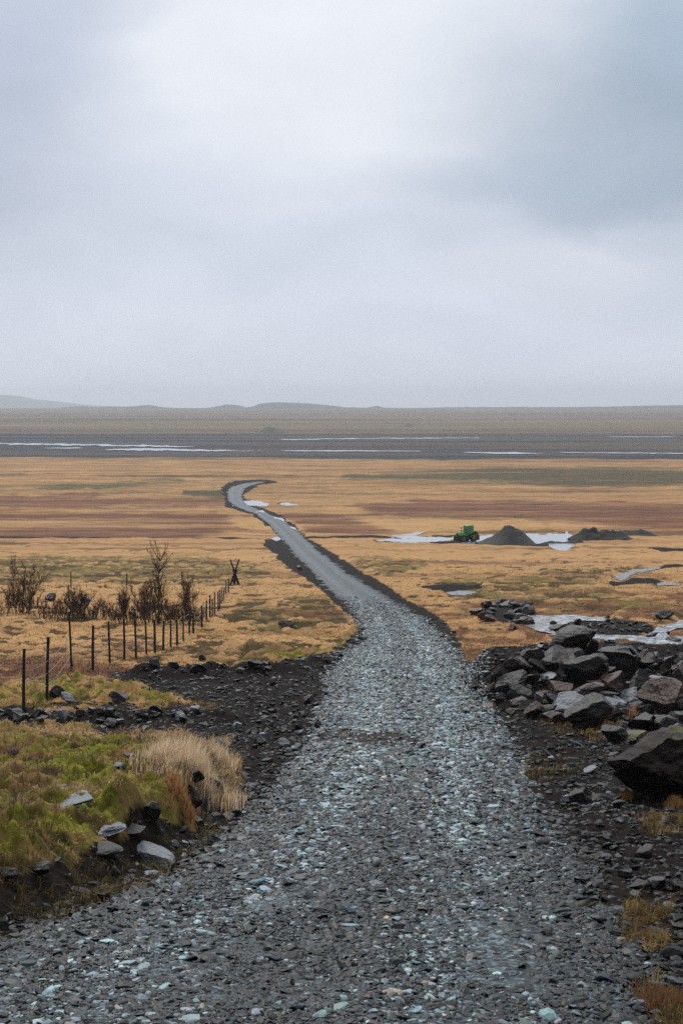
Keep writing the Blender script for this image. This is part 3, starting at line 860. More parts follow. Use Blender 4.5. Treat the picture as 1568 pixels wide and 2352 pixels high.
# ------------------------------------------------------------------ grass
def blades(x, y, z, h, w, lean, az, col, seg=2):
    """bent tapering blades as one array mesh"""
    n = len(x)
    ca, sa = np.cos(az), np.sin(az)
    wa = az + math.pi / 2 + RS.uniform(-.8, .8, n)
    wx, wy = np.cos(wa) * w * 0.5, np.sin(wa) * w * 0.5
    b = np.stack([x, y, z - 0.02], 1)
    m = np.stack([x + ca * lean * h * 0.28, y + sa * lean * h * 0.28, z + h * 0.6], 1)
    t = np.stack([x + ca * lean * h, y + sa * lean * h, z + h * np.maximum(1 - 0.3 * lean * lean, 0.3)], 1)
    wv = np.stack([wx, wy, 0 * wx], 1)
    V = np.stack([b - wv, b + wv, m + wv * 0.8, m - wv * 0.8, t], 1).reshape(-1, 3)
    i = np.arange(n)[:, None] * 5
    q = i + np.array([[0, 1, 2, 3]]); tr = i + np.array([[3, 2, 4]])
    c = np.repeat(col, 5, 0)
    return V, [q, tr], c

def build_grass():
    N0 = 560000
    dd = 9.0 * (150.0 / 9.0)**RS.rand(N0)
    x = RS.uniform(-0.30, 0.30, N0) * dd
    M = masks(x, dd)
    soil = M['soil'] * (1 - M['rg'] * sst(-0.15, 0.25, M['n1'] + 0.15))
    live = (1 - sst(0.25, 0.7, soil)) * (1 - sst(-0.5, -0.05, M['road']))
    live = np.maximum(live, 0.75 * M['bank'] * sst(-0.3, 0.3, fbm(x * 2.0, dd * 2.0, 3, 405)))
    X, Y = M['X'], M['Y']
    wet = np.zeros_like(x)
    for P in list(POOLS.values()) + list(STREAMS.values()):
        wet = np.maximum(wet, sst(-4, 0, poly_sd(X, Y, P)))
    clump = sst(-0.7, 0.3, fbm(x * 1.2, dd * 1.2, 3, 401)) * (1 - 0.74 * sst(28, 65, dd))
    k = RS.rand(N0) < live * (1 - wet) * (0.35 + 0.65 * clump)
    x, dd = x[k], dd[k]
    M = {q: v[k] for q, v in M.items()}
    n = len(x)
    z = height(x, dd, M)
    far = sst(30, 110, dd)
    moss = M['moss'] * sst(-0.20, 0.28, fbm(x * 0.9, dd * 0.9, 4, 411))
    patch = fbm(x * 0.35, dd * 0.35, 3, 421)
    red = np.maximum(M['red'], sst(0.35, 0.75, patch + 0.3 * RS.normal(size=n)) * 0.7)
    h = RS.uniform(0.05, 0.17, n) * (1 - 0.45 * sst(25, 60, dd)) * (1 - 0.80 * moss) * (1 - 0.3 * M['green']) * (1 - 0.35 * M['moss'])
    tall = RS.rand(n) < 0.04 * (1 - 0.7 * far) * (1 - 0.7 * moss)
    h = np.where(tall, h * 2.0, h)
    w = np.maximum(0.006, dd * 0.00042) * RS.uniform(0.7, 1.3, n) * (1 + 0.6 * moss)
    base = np.array([0.74, 0.45, 0.18])[None] * RS.uniform(0.55, 1.25, (n, 1))
    o1 = np.array([0.62, 0.35, 0.115])[None] * RS.uniform(0.6, 1.2, (n, 1))
    g = np.array([0.125, 0.102, 0.030])[None] * RS.uniform(0.5, 1.3, (n, 1))
    ms = np.array([0.47, 0.44, 0.05])[None] * RS.uniform(0.25, 1.5, (n, 1))
    rd = np.array([0.11, 0.052, 0.028])[None] * RS.uniform(0.5, 1.5, (n, 1))
    def mx(a, b, f): return a * (1 - f[:, None]) + b * f[:, None]
    c = mx(base, o1, sst(-0.2, 0.6, fbm(x * 0.2 + 5, dd * 0.2, 3, 431)))
    bankpale = sst(38, 30, dd) * (x < 0)
    c = mx(c, np.array([0.72, 0.50, 0.28])[None] * RS.uniform(0.5, 1.2, (n, 1)), bankpale * 0.75)
    gg = np.clip(sst(0.15, 0.7, fbm(x * 0.5 + 9, dd * 0.6, 3, 441)) * 0.8 + 0.55 * M['green'] * sst(-.3, .3, fbm(x * 0.4, dd * 0.6, 2, 443)), 0, 1)
    c = mx(c, g, gg * (RS.rand(n) < 0.85))
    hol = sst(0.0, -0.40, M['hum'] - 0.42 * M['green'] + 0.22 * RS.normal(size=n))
    c = mx(c, np.array([0.055, 0.041, 0.016])[None] * RS.uniform(0.5, 1.4, (n, 1)), hol)  # blades in hollows carry the same painted hummock shade
    c = mx(c, np.array([0.14, 0.078, 0.034])[None] * RS.uniform(0.3, 1.5, (n, 1)), 0.92 * M['moss'] * sst(-0.5, 0.2, fbm(x * 0.6 + 3, dd * 0.8, 3, 413)))
    c = mx(c, rd, np.clip(red, 0, 1) * (RS.rand(n) < 0.8))
    c = mx(c, np.where(RS.rand(n, 1) < 0.5, np.array([[0.20, 0.17, 0.03]]), np.array([[0.22, 0.095, 0.035]])) * RS.uniform(0.4, 1.3, (n, 1)), M['rg'])
    c = mx(c, np.where(RS.rand(n, 1) < 0.55, np.array([[0.075, 0.045, 0.022]]), np.array([[0.115, 0.10, 0.022]])) * RS.uniform(0.3, 1.6, (n, 1)), M['bank'])
    c = mx(c, ms, np.clip(moss * (1 - M['bank']), 0, 1) * (RS.rand(n) < 0.92))
    tex = sst(-0.55, 0.55, fbm(x * 4.5, dd * 4.5, 3, 451))[:, None]
    c = c * (1 + (0.40 + 1.0 * tex - 1) * (1 - sst(26, 60, dd))[:, None])
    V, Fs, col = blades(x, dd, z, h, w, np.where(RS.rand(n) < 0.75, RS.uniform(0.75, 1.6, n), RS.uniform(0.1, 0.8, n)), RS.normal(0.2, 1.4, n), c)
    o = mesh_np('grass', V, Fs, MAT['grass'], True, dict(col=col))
    tag(o, 'short dry straw coloured grass and green moss covering the moor', 'grass', kind='stuff')
build_grass()

def grass_tuft(px, py, wpx, dpx, n, hmin, hmax, label, cols, lean=0.45, group=None):
    c = hit(px, py)
    s = ppm(c.y, c.z)
    rw = wpx / 2 / s
    ex = np.clip(RS.normal(0, 0.52, n), -1.25, 1.1) * rw; ey = RS.normal(0, 0.45, n) * dpx
    x, y = c.x + ex, c.y + ey
    z = height(x, y)
    fall = np.exp(-((ex / rw)**2 + (ey / dpx)**2) * 0.9)
    h = RS.uniform(hmin, hmax, n) * (0.35 + 0.65 * fall)
    col = np.array(cols)[RS.randint(0, len(cols), n)] * RS.uniform(0.75, 1.2, (n, 1))
    V, Fs, cc = blades(x - c.x, y - c.y, z - c.z, h, np.full(n, 0.009) * RS.uniform(0.6, 1.3, n), RS.uniform(0.05, lean, n), RS.normal(0.1, 1.2, n), col)
    o = mesh_np('grass_tuft', V, Fs, MAT['tuft'], True, dict(col=cc))
    o.location = c
    tag(o, label, 'grass tuft', group)
PALE = [(0.88, 0.67, 0.45), (0.80, 0.56, 0.33), (0.92, 0.74, 0.54), (0.66, 0.42, 0.22)]
RUST = [(0.42, 0.19, 0.08), (0.34, 0.14, 0.06), (0.5, 0.27, 0.11)]
grass_tuft(450, 1762, 200, 1.0, 1350, 0.22, 0.62, 'tall pale feathery dry grass tuft glowing on the bank beside the stone row', PALE, 0.5)
grass_tuft(385, 1752, 130, 0.8, 1500, 0.15, 0.38, 'short pale dry grass tuft at the left foot of the tall feathery one', PALE, 0.9)
grass_tuft(505, 1762, 70, 0.5, 500, 0.25, 0.62, 'smaller pale dry grass tuft at the bank edge above the side track', PALE, 0.5)
grass_tuft(415, 1842, 60, 0.4, 900, 0.12, 0.30, 'rust red grass tuft hanging on the bank beside upright dark stones', RUST, 0.6)
grass_tuft(1368, 1672, 36, 0.3, 240, 0.2, 0.5, 'thin rust orange grass tuft growing at the foot of the rock heap', RUST, 0.6)
grass_tuft(1450, 1650, 26, 0.3, 160, 0.2, 0.5, 'sparse orange grass tuft between rocks under the red brown block', RUST, 0.6)
grass_tuft(1437, 1835, 30, 0.25, 420, 0.06, 0.18, 'small amber grass tuft in front of the big mossy boulder', [(0.36, 0.2, 0.05), (0.28, 0.17, 0.05)], 0.8)
grass_tuft(1545, 1850, 34, 0.25, 620, 0.08, 0.22, 'amber grass tuft at the right foot of the big mossy boulder', [(0.36, 0.2, 0.05), (0.28, 0.17, 0.05)], 0.8)
grass_tuft(1530, 2310, 130, 0.5, 1900, 0.05, 0.15, 'rusty low grass tuft on dark soil at the bottom right corner', [(0.20, 0.085, 0.035), (0.16, 0.065, 0.028), (0.24, 0.12, 0.045), (0.10, 0.07, 0.022)], 0.9)

# ------------------------------------------------------------------ single rocks
def rock(name, label, px, py, w, h, mat, seed, depth=0.9, tilt=0.0, turn=None, cuts=9, sub=3, sink=0.35, group=None, layers=0.0, cat='rock', fwd=0.2, yaw=None):
    c = hit(px, py + h * sink)
    y = c.y + fwd * depth * w / 2 / ppm(c.y, c.z)
    z = ray_z(py, y); x = ray_x(px, py, y)
    s = ppm(y, z)
    sx, sz = w / 2 / s, h / 2 / s
    v = rock_shape(seed, sub, cuts, 0.045, lo=0.30, hi=0.72, layers=layers) * np.array([sx, sx * depth, sz])
    o = mesh_np(name, v, ICO[sub][1], MAT[mat], False)
    r = random.Random(seed)
    o.location = (x, y, z)
    o.rotation_euler = (r.uniform(-.15, .15), math.radians(-tilt), r.uniform(-0.35, 0.35) if yaw is None else yaw)
    tag(o, label, cat, group)
    return o

ROCKS = [
    # left bank
    ('slab', 'pale tilted slab bedded in green moss on the left bank', 162, 1840, 92, 32, 'r_pale', 0.9, 14),
    ('slab', 'broad flat grey slab lying on the edge of the mossy bank', 240, 1903, 96, 30, 'r_pale', 0.9, 3),
    ('slab', 'large smooth grey slab sloping down the bank towards the track', 354, 1960, 108, 34, 'r_pale', 0.7, -26),
    ('slab', 'low grey slab with a pale left end below the flat slab', 238, 1945, 82, 24, 'r_grey', 0.8, 2),
    ('stone', 'jagged grey stone touching the right end of the flat slab', 304, 1908, 62, 28, 'r_grey', 0.8, 12),
    ('stone', 'upright block of grey stone standing in turf mid bank', 350, 1864, 38, 46, 'r_grey', 0.8, 0),
    ('stone', 'rounded dark stone in front of the tall pale grass', 446, 1780, 48, 34, 'r_dark', 0.9, -10),
    ('stone', 'dark humped stone beside the tall grass, right of the rounded one', 479, 1786, 32, 30, 'r_dark', 0.9, 5),
    ('slab', 'slanting dark slab leaning on the bank below the tall grass', 497, 1812, 30, 62, 'r_dark', 0.8, 22),
    ('stone', 'upright dark stone set in the bank under the rust grass', 446, 1830, 30, 54, 'r_dark', 0.8, -4),
    ('stone', 'grey peaked stone lying in the dark hollow of the bank', 95, 1995, 44, 26, 'r_grey', 0.9, 0),
    ('stone', 'grey stone half buried at the left edge of the bank', 16, 2003, 50, 26, 'r_grey', 0.9, -8),
    ('slab', 'thin flat greenish slab on soil below the sloping slab', 344, 2003, 46, 12, 'r_pale', 0.8, 3),
    ('stone', 'dull grey flat stone low on the bank beside the pinkish one', 194, 2050, 50, 24, 'r_grey', 0.8, -5),
    ('stone', 'pinkish rounded stone at the foot of the bank by the gravel', 307, 2053, 48, 30, 'r_pink', 0.9, -8),
    ('stone', 'narrow grey stone leaning right above the pinkish stone', 240, 2042, 30, 24, 'r_grey', 0.8, -30),
    ('stone', 'narrow dark shard standing in the bank under the sloping slab', 266, 2006, 20, 32, 'r_grey', 0.7, 20),
    ('slab', 'thin pale slab peeping out of moss near the left edge', 143, 1806, 44, 14, 'r_pale', 0.9, 14),
    ('stone', 'small pale stone in the grass below the mossy hump', 277, 1758, 30, 14, 'r_pale', 0.9, -12),
    ('stone', 'rounded grey stone lying in turf at the far left', 35, 1729, 24, 18, 'r_grey', 0.9, 0),
    ('stone', 'small layered grey stone on the green hump', 298, 1737, 28, 14, 'r_grey', 0.9, 0),
    ('stone', 'dark stone in the soil below the upright bank stones', 452, 1886, 36, 24, 'r_dark', 0.9, -6),
    ('stone', 'dark flat topped stone by the gravel below the bank', 496, 1884, 42, 28, 'r_dark', 0.9, 4),
    ('stone', 'round grey stone at the track edge near the bank foot', 492, 1932, 36, 22, 'r_grey', 0.9, 0),
    ('slab', 'pale slab lying in soil between bank and gravel', 527, 1876, 36, 18, 'r_pink', 0.9, -14),
    # field and side track
    ('stone', 'dark pointed stone standing on the berm of the side track', 357, 1522, 24, 26, 'r_dark', 0.9, 0),
    ('stone', 'dark block sitting in straw grass above the berm', 465, 1511, 18, 18, 'r_dark', 0.9, 0),
    ('stone', 'dark lump on the berm right of the pointed stone', 400, 1528, 24, 16, 'r_dark', 0.9, 0),
    ('stone', 'wide dark lump on the middle of the berm', 460, 1532, 32, 18, 'r_dark', 0.9, 0),
    ('stone', 'dark lump near the right end of the berm', 585, 1522, 30, 14, 'r_dark', 0.9, 0),
    ('boulder', 'boulder with a pale top in orange turf beside the side track', 275, 1602, 52, 30, 'r_grey', 0.9, -6),
    ('slab', 'long pale stone lying slanted behind the second fence post', 158, 1601, 36, 14, 'r_pale', 0.8, -28),
    ('stone', 'dark grey stone at the foot of the second fence post', 132, 1590, 36, 34, 'r_grey', 0.9, 10),
    ('boulder', 'lone pale boulder in straw grass left of the track bend', 659, 1432, 44, 18, 'r_pink', 0.9, 0),
    ('boulder', 'grey pointed boulder among the bare shrubs far left', 117, 1372, 24, 18, 'r_grey', 0.9, 8),
    ('boulder', 'mottled pale boulder behind the bare thicket', 202, 1377, 30, 14, 'r_pale', 0.9, 0),
    ('stone', 'dark round lump on the verge beside the far track', 688, 1305, 15, 11, 'r_dark', 0.9, 0),
    ('stone', 'dark stone lying alone on the gravel at mid track', 965, 1714, 28, 17, 'r_dark', 0.9, 0),
    ('slab', 'flat dark stone at the left gravel edge by the muddy patch', 792, 1692, 32, 11, 'r_dark', 0.9, 0),
    ('stone', 'block shaped dark stone on the side track near the stone row', 595, 1684, 36, 18, 'r_grey', 0.9, 0),
    ('stone', 'grey flat stone on the side track beside the pale grass', 510, 1705, 40, 20, 'r_grey', 0.9, 0),
    # rock heap
    ('boulder', 'topmost wedge shaped rock crowning the heap with a pale slanting edge', 1317, 1474, 96, 62, 'r_dark', 0.8, 16),
    ('stone', 'dark block pressed against the right of the topmost rock', 1360, 1488, 24, 42, 'r_dark', 0.9, 0),
    ('boulder', 'large grey brown rock with a smooth sloping top right of the crown', 1420, 1522, 104, 78, 'r_grey', 0.9, -16),
    ('boulder', 'large black rough rock in the middle of the heap', 1334, 1536, 116, 70, 'r_dark', 0.9, 16),
    ('boulder', 'long grey rock lying under the topmost rock', 1268, 1510, 98, 40, 'r_grey', 0.9, 10),
    ('slab', 'smooth lilac grey slab sloping down the left flank of the heap', 1186, 1524, 78, 42, 'r_pink', 0.8, 24),
    ('stone', 'blunt grey rock at the upper left of the heap', 1226, 1505, 42, 40, 'r_grey', 0.9, 0),
    ('boulder', 'brown arched rock low on the left flank with a pale rim', 1168, 1568, 84, 50, 'r_grey', 0.9, 12),
    ('stone', 'dark hollow block in front of the brown arched rock', 1191, 1588, 54, 40, 'r_dark', 0.9, 0),
    ('slab', 'pale banded slab across the left middle of the heap', 1245, 1556, 64, 24, 'r_pale', 0.8, 14),
    ('stone', 'rusty red stone below the black rough rock', 1288, 1586, 54, 36, 'r_red', 0.9, 0),
    ('boulder', 'pinkish grey peaked rock in the centre front of the heap', 1346, 1588, 78, 40, 'r_pink', 0.9, 8),
    ('boulder', 'red sided rock below the large sloping one', 1410, 1574, 64, 46, 'r_red', 0.9, 10),
    ('slab', 'pale streaked slab slanting left of the large brown front rock', 1296, 1624, 92, 44, 'r_pale', 0.8, 24),
    ('boulder', 'largest brown black rock at the front foot of the heap', 1348, 1644, 108, 82, 'r_dark', 0.9, 10),
    ('slab', 'pale ribbed slab right behind the large brown front rock', 1392, 1609, 82, 26, 'r_pale', 0.8, 6),
    ('boulder', 'big rust red rock at the right side of the heap', 1520, 1606, 112, 92, 'r_red', 0.9, -8),
    ('stone', 'dark cube like block left of the big rust red rock', 1466, 1566, 46, 54, 'r_dark', 0.9, 4),
    ('stone', 'small pale flat stone beside the large sloping rock', 1484, 1541, 28, 14, 'r_pale', 0.9, 0),
    ('slab', 'thin pale slab on top of the blocks above the rust red rock', 1510, 1555, 46, 12, 'r_pale', 0.9, -4),
    ('stone', 'black stone behind the shoulder of the large sloping rock', 1446, 1499, 50, 34, 'r_dark', 0.9, 0),
    ('stone', 'wide dark stone on the back right of the heap', 1492, 1518, 60, 36, 'r_dark', 0.9, 0),
    ('stone', 'grey brown stone on the back right end of the heap', 1540, 1519, 48, 34, 'r_grey', 0.9, 0),
    ('boulder', 'grey pointed rock at the right border above the rust red one', 1566, 1555, 44, 50, 'r_pink', 0.9, 10),
    ('slab', 'narrow pale slab slanting towards the big rust red rock', 1436, 1598, 60, 20, 'r_pale', 0.8, 28),
    ('stone', 'pale cracked stone on the left of the big rust red rock', 1464, 1617, 50, 26, 'r_pale', 0.9, 20),
    ('stone', 'slate blue flat stone low on the left front of the heap', 1210, 1620, 38, 24, 'r_grey', 0.9, 0),
    ('stone', 'pinkish stone under the dark hollow block', 1188, 1613, 48, 22, 'r_pink', 0.9, 14),
    ('slab', 'flat lilac slab at the far left foot of the heap', 1126, 1618, 46, 15, 'r_pink', 0.9, 0),
    ('stone', 'pale upright shard in the left middle of the heap', 1235, 1605, 22, 32, 'r_pale', 0.8, 24),
    ('stone', 'grey stone right of the pale upright shard', 1264, 1606, 34, 30, 'r_grey', 0.9, 0),
    ('stone', 'dark stone on the left shoulder of the heap', 1136, 1552, 42, 34, 'r_dark', 0.9, 18),
    ('stone', 'pale chip of stone at the top of the left foot', 1116, 1546, 24, 10, 'r_pale', 0.9, 0),
    ('stone', 'pale stone peeping out beside the topmost rock', 1245, 1488, 28, 16, 'r_pale', 0.9, 10),
    ('boulder', 'grey block in front of the big rust red rock', 1472, 1658, 66, 36, 'r_grey', 0.9, 6),
    ('boulder', 'dark grey block at the right foot of the big rust red rock', 1536, 1664, 62, 34, 'r_dark', 0.9, -4),
    ('boulder', 'black angular block between heap and mossy boulder', 1412, 1690, 62, 40, 'r_dark', 0.9, 8),
    ('stone', 'red tinted stone leaning on the large brown front rock', 1286, 1652, 34, 34, 'r_red', 0.9, 20),
    ('stone', 'dark wedge in front of the big rust red rock, left of the block', 1428, 1642, 40, 30, 'r_dark', 0.9, -10),
    # big mossy boulder and its neighbours
    ('stone', 'lichen grey stone with yellow green moss behind the biggest boulder', 1452, 1696, 72, 34, 'r_moss', 0.9, 14),
    ('stone', 'lilac stone at the border behind the biggest boulder', 1548, 1676, 50, 26, 'r_pink', 0.9, 0),
    ('boulder', 'black wedge shaped rock on soil left of the biggest boulder', 1330, 1836, 46, 40, 'r_dark', 0.9, 28),
    ('stone', 'pale flat stone beside the black wedge rock', 1298, 1834, 26, 14, 'r_pale', 0.9, 20),
    ('stone', 'white triangular stone on soil by the gravel edge', 1264, 1743, 20, 11, 'r_pale', 0.9, 0),
    ('stone', 'pale grey stone left of the tip of the biggest boulder', 1353, 1768, 30, 17, 'r_pale', 0.9, 8),
    ('stone', 'small pale stone in front of the biggest boulder', 1397, 1822, 22, 10, 'r_pale', 0.9, 0),
    ('stone', 'grey angular stone under the front of the biggest boulder', 1420, 1846, 30, 18, 'r_grey', 0.9, 0),
    # right verge
    ('stone', 'dark hooded stone on the right verge', 1480, 1958, 50, 30, 'r_dark', 0.9, 0),
    ('stone', 'triangular dark stone near the widened gravel edge', 1434, 2008, 36, 24, 'r_dark', 0.9, 0),
    ('stone', 'wide dark stone touching the triangular one', 1466, 2034, 48, 22, 'r_dark', 0.9, 0),
    ('stone', 'rounded dark grey stone on the verge right of the wide dark one', 1507, 2030, 40, 24, 'r_grey', 0.9, 0),
    ('stone', 'grey brown rounded stone at the right border of the verge', 1551, 2030, 46, 26, 'r_dark', 0.9, 0),
    ('stone', 'angular dark stone with a pale facet among verge grass', 1500, 2140, 44, 24, 'r_dark', 0.9, -16),
    ('stone', 'bluish flat stone on the verge above the rusty corner grass', 1512, 2260, 52, 17, 'r_grey', 0.9, 0),
    ('stone', 'dark rounded stone at the gravel edge in the bottom corner', 1480, 2330, 34, 26, 'r_grey', 0.9, 0),
    # stream
    ('boulder', 'brown rounded boulder in the upper stream', 1209, 1428, 36, 22, 'r_red', 0.9, 0),
    ('stone', 'dark red stone on the near bank of the stream', 1178, 1441, 24, 18, 'r_red', 0.9, 0),
    ('stone', 'dark clump shaped rock on the far bank of the stream', 1525, 1412, 40, 22, 'r_dark', 0.9, 0),
    ('stone', 'dark stone breaking the lower stream', 1497, 1460, 30, 14, 'r_dark', 0.9, 0),
    ('stone', 'low dark stone in the stream at the right border', 1545, 1470, 32, 13, 'r_dark', 0.9, 0),
    ('stone', 'dark grey stone on the islet left of the peak of the heap', 1275, 1443, 34, 16, 'r_grey', 0.9, 0),
]
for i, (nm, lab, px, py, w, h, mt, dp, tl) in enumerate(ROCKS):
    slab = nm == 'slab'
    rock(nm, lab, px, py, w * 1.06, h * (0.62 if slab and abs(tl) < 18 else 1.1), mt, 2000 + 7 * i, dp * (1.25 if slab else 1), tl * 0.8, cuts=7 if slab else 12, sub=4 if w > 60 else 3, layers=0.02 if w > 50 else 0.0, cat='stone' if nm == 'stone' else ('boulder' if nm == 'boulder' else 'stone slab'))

# the biggest boulder, running out of the frame on the right: pale sloping top, dark overhanging front
def big_boulder():
    v = ICO[4][0].copy()
    for nrm, k in (((-0.56, 0.19, 0.80), 0.50), ((0.22, -0.92, 0.30), 0.29), ((-0.42, -0.62, -0.66), 0.44), ((-0.85, -0.4, -0.25), 0.72), ((0.15, 0.1, 0.97), 0.58), ((0.6, -0.55, -0.55), 0.6),
                   ((-0.6, 0.7, 0.3), 0.6), ((0.9, -0.3, 0.3), 0.8)):
        q = np.array(nrm); q = q / np.linalg.norm(q)
        d = v @ q - k
        m = d > 0
        v[m] -= np.outer(d[m], q)
    nn = v / np.linalg.norm(v, axis=1, keepdims=True)
    v = v + nn * (pn3(v * 2.6, 4) * 0.11 + pn3(v * 6, 5) * 0.06 + pn3(v * 14, 6) * 0.03)[:, None]
    st = (v[:, 2] * 7 + v[:, 0] * 2 + pn3(v * 2.5, 8) * 1.2)
    v = v + nn * (0.02 * (np.abs((st % 1) - 0.5) * 2 - 0.5))[:, None]
    mn, mx = v.min(0), v.max(0)
    v = (v - (mn + mx) / 2) / ((mx - mn) / 2)
    c = hit(1480, 1838)
    y = c.y + 0.9
    s_ = ppm(y, c.z)
    z = ray_z(1757, y); x = ray_x(1530, 1757, y)
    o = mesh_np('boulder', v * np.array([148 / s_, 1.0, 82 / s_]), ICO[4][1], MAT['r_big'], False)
    o.location = (x, y, z)
    tag(o, 'biggest boulder, dark and overhanging with a pale sloping top, at the right border', 'boulder')
big_boulder()

# unnamed stones of the heap, the small heap by the stream, the row
def fill(n, region, wr, label, group, mats, seed, name='stone'):
    r = random.Random(seed)
    xs = [p[0] for p in region]; ys = [p[1] for p in region]
    k = 0
    while k < n:
        px, py = r.uniform(min(xs), max(xs)), r.uniform(min(ys), max(ys))
        if poly_sd(np.array([px]), np.array([py]), region)[0] < 0:
            continue
        w = wr[0] + (wr[1] - wr[0]) * r.random()**2
        m = r.choice(mats)
        rock(name, label, px, py, w, w * r.uniform(0.45, 0.9), m, seed * 31 + k, r.uniform(0.7, 1), r.uniform(-22, 22), cuts=11, sub=2 if w < 26 else 3, group=group, cat='stone')
        k += 1
HEAP = [(1090, 1560), (1150, 1530), (1230, 1495), (1300, 1475), (1400, 1500), (1480, 1510), (1590, 1515), (1590, 1690), (1480, 1680), (1400, 1690), (1300, 1670), (1200, 1645), (1110, 1620)]
fill(86, HEAP, (24, 60), 'medium or small angular stone wedged among the big rocks of the heap', 'filling stones of the rock heap', ['r_dark', 'r_dark', 'r_grey', 'r_grey', 'r_red', 'r_pink'], 51)
fill(26, [(1086, 1400), (1130, 1380), (1215, 1378), (1228, 1405), (1190, 1432), (1100, 1425)], (18, 40), 'dark angular stone in the low rubble heap beside the stream', 'stones of the low heap by the stream', ['r_dark', 'r_grey', 'r_grey', 'r_pink'], 52)
fill(16, [(1262, 1430), (1350, 1418), (1480, 1430), (1530, 1450), (1400, 1452)], (10, 24), 'small dark stone on the gravel islet in the stream', 'stones of the stream islet', ['r_dark', 'r_grey'], 53)
fill(36, [(10, 1632), (250, 1625), (480, 1628), (490, 1660), (250, 1662), (10, 1660)], (18, 40), 'dark field stone lying in the low stone row behind the grassy bank', 'stones of the low row', ['r_dark', 'r_dark', 'r_grey', 'r_pale'], 54)
fill(8, [(1360, 1405), (1568, 1430), (1568, 1470), (1400, 1452)], (10, 20), 'small dark stone standing in the running stream water', 'stones in the stream', ['r_dark'], 55)
fill(14, [(340, 1528), (640, 1520), (780, 1500), (845, 1460), (850, 1475), (780, 1522), (500, 1545)], (10, 24), 'small dark lump of earthy stone along the berm', 'lumps along the berm', ['r_dark', 'r_dark', 'r_red'], 56)
fill(18, [(500, 1630), (760, 1600), (740, 1690), (680, 1740), (560, 1760)], (16, 34), 'grey broken stone on the dark side track near the junction', 'stones on the side track', ['r_dark', 'r_grey', 'r_grey', 'r_pale'], 57)
fill(12, [(1190, 1680), (1380, 1700), (1380, 1800), (1420, 1860), (1560, 1880), (1560, 2200), (1440, 2060), (1300, 1900)], (12, 26), 'grey or dark loose stone lying on the right verge', 'loose stones of the right verge', ['r_dark', 'r_grey', 'r_grey', 'r_pale'], 58)
fill(12, [(120, 2070), (330, 2020), (450, 1930), (520, 1850), (560, 1870), (480, 1950), (330, 2060), (150, 2130)], (12, 26), 'grey or dark loose stone on the soil between bank and gravel', 'loose stones of the left verge', ['r_dark', 'r_grey', 'r_grey', 'r_pink'], 59)

# ------------------------------------------------------------------ water
def level_sheet(name, P, z, mat):
    X0, X1 = min(p[0] for p in P), max(p[0] for p in P); Y0, Y1 = min(p[1] for p in P), max(p[1] for p in P)
    mx_, my_ = (X1 - X0) * 0.1 + 3, (Y1 - Y0) * 0.3 + 0.6
    gx = np.linspace(X0 - mx_, X1 + mx_, max(40, int((X1 - X0) / 0.9))); gy = np.linspace(Y0 - my_, Y1 + my_, max(24, int((Y1 - Y0) / 0.3)))
    GX, GY = np.meshgrid(gx, gy)
    x, y = base_xy(GX.ravel(), GY.ravel())
    k = 7.0 / max(Y1 - Y0, 1.0)          # outline judged on a square footing, so thin pools stay whole
    Pk = [(a, b * k) for a, b in P]
    sd = poly_sd(GX.ravel() + 1.8 * fbm(GX.ravel() * 0.02, GY.ravel() * 0.12, 2, 501), GY.ravel() * k + 1.3 * fbm(GX.ravel() * 0.03 + 7, GY.ravel() * 0.2, 2, 505), Pk)
    F = grid_faces(len(gy), len(gx))
    F = F[(sd[F] > -0.4).all(1)]
    used = np.unique(F); mp = np.full(len(x), -1); mp[used] = np.arange(len(used))
    o = mesh_np(name, np.stack([x, y, np.full(len(x), z)], 1)[used], mp[F], mat, True)
    return tag(o, kind='structure')
for k, P in POOLS.items():
    # a little larger than its hollow: the banks cut the edge
    c = np.mean(np.array(P), 0)
    Q = [tuple(c + (np.array(p) - c) * 1.06) for p in P]
    level_sheet('water', Q, _pool_level[k], MAT['water'])
def stream_sheet(P, mat, lift):
    X0, X1 = min(p[0] for p in P), max(p[0] for p in P); Y0, Y1 = min(p[1] for p in P), max(p[1] for p in P)
    gx = np.arange(X0 - 4, X1 + 5, 1.6); gy = np.arange(Y0 - 4, Y1 + 5, 0.7)
    GX, GY = np.meshgrid(gx, gy)
    x, y = base_xy(GX.ravel(), GY.ravel())
    sd = poly_sd(GX.ravel() + 3 * fbm(x * 0.6, y * 0.6, 2, 71), GY.ravel() + 1.5 * fbm(x * 0.6 + 7, y * 0.6, 2, 73), P)
    z = CAMZ - dep(y) - 0.16 + lift + 0.02 * fbm(x * 1.1, y * 1.1, 3, 77)
    F = grid_faces(len(gy), len(gx))
    F = F[(sd[F] > -1.2).all(1)]
    used = np.unique(F); mp = np.full(len(x), -1); mp[used] = np.arange(len(used))
    o = mesh_np('stream_water', np.stack([x, y, z], 1)[used], mp[F], mat, True)
    tag(o, kind='structure')
for k, P in STREAMS.items():
    stream_sheet(P, MAT['water'] if k == 'brook' else MAT['bank_water'] if k in ('bank', 'bank_thread', 'hollow') else MAT['stream'], 0.06)
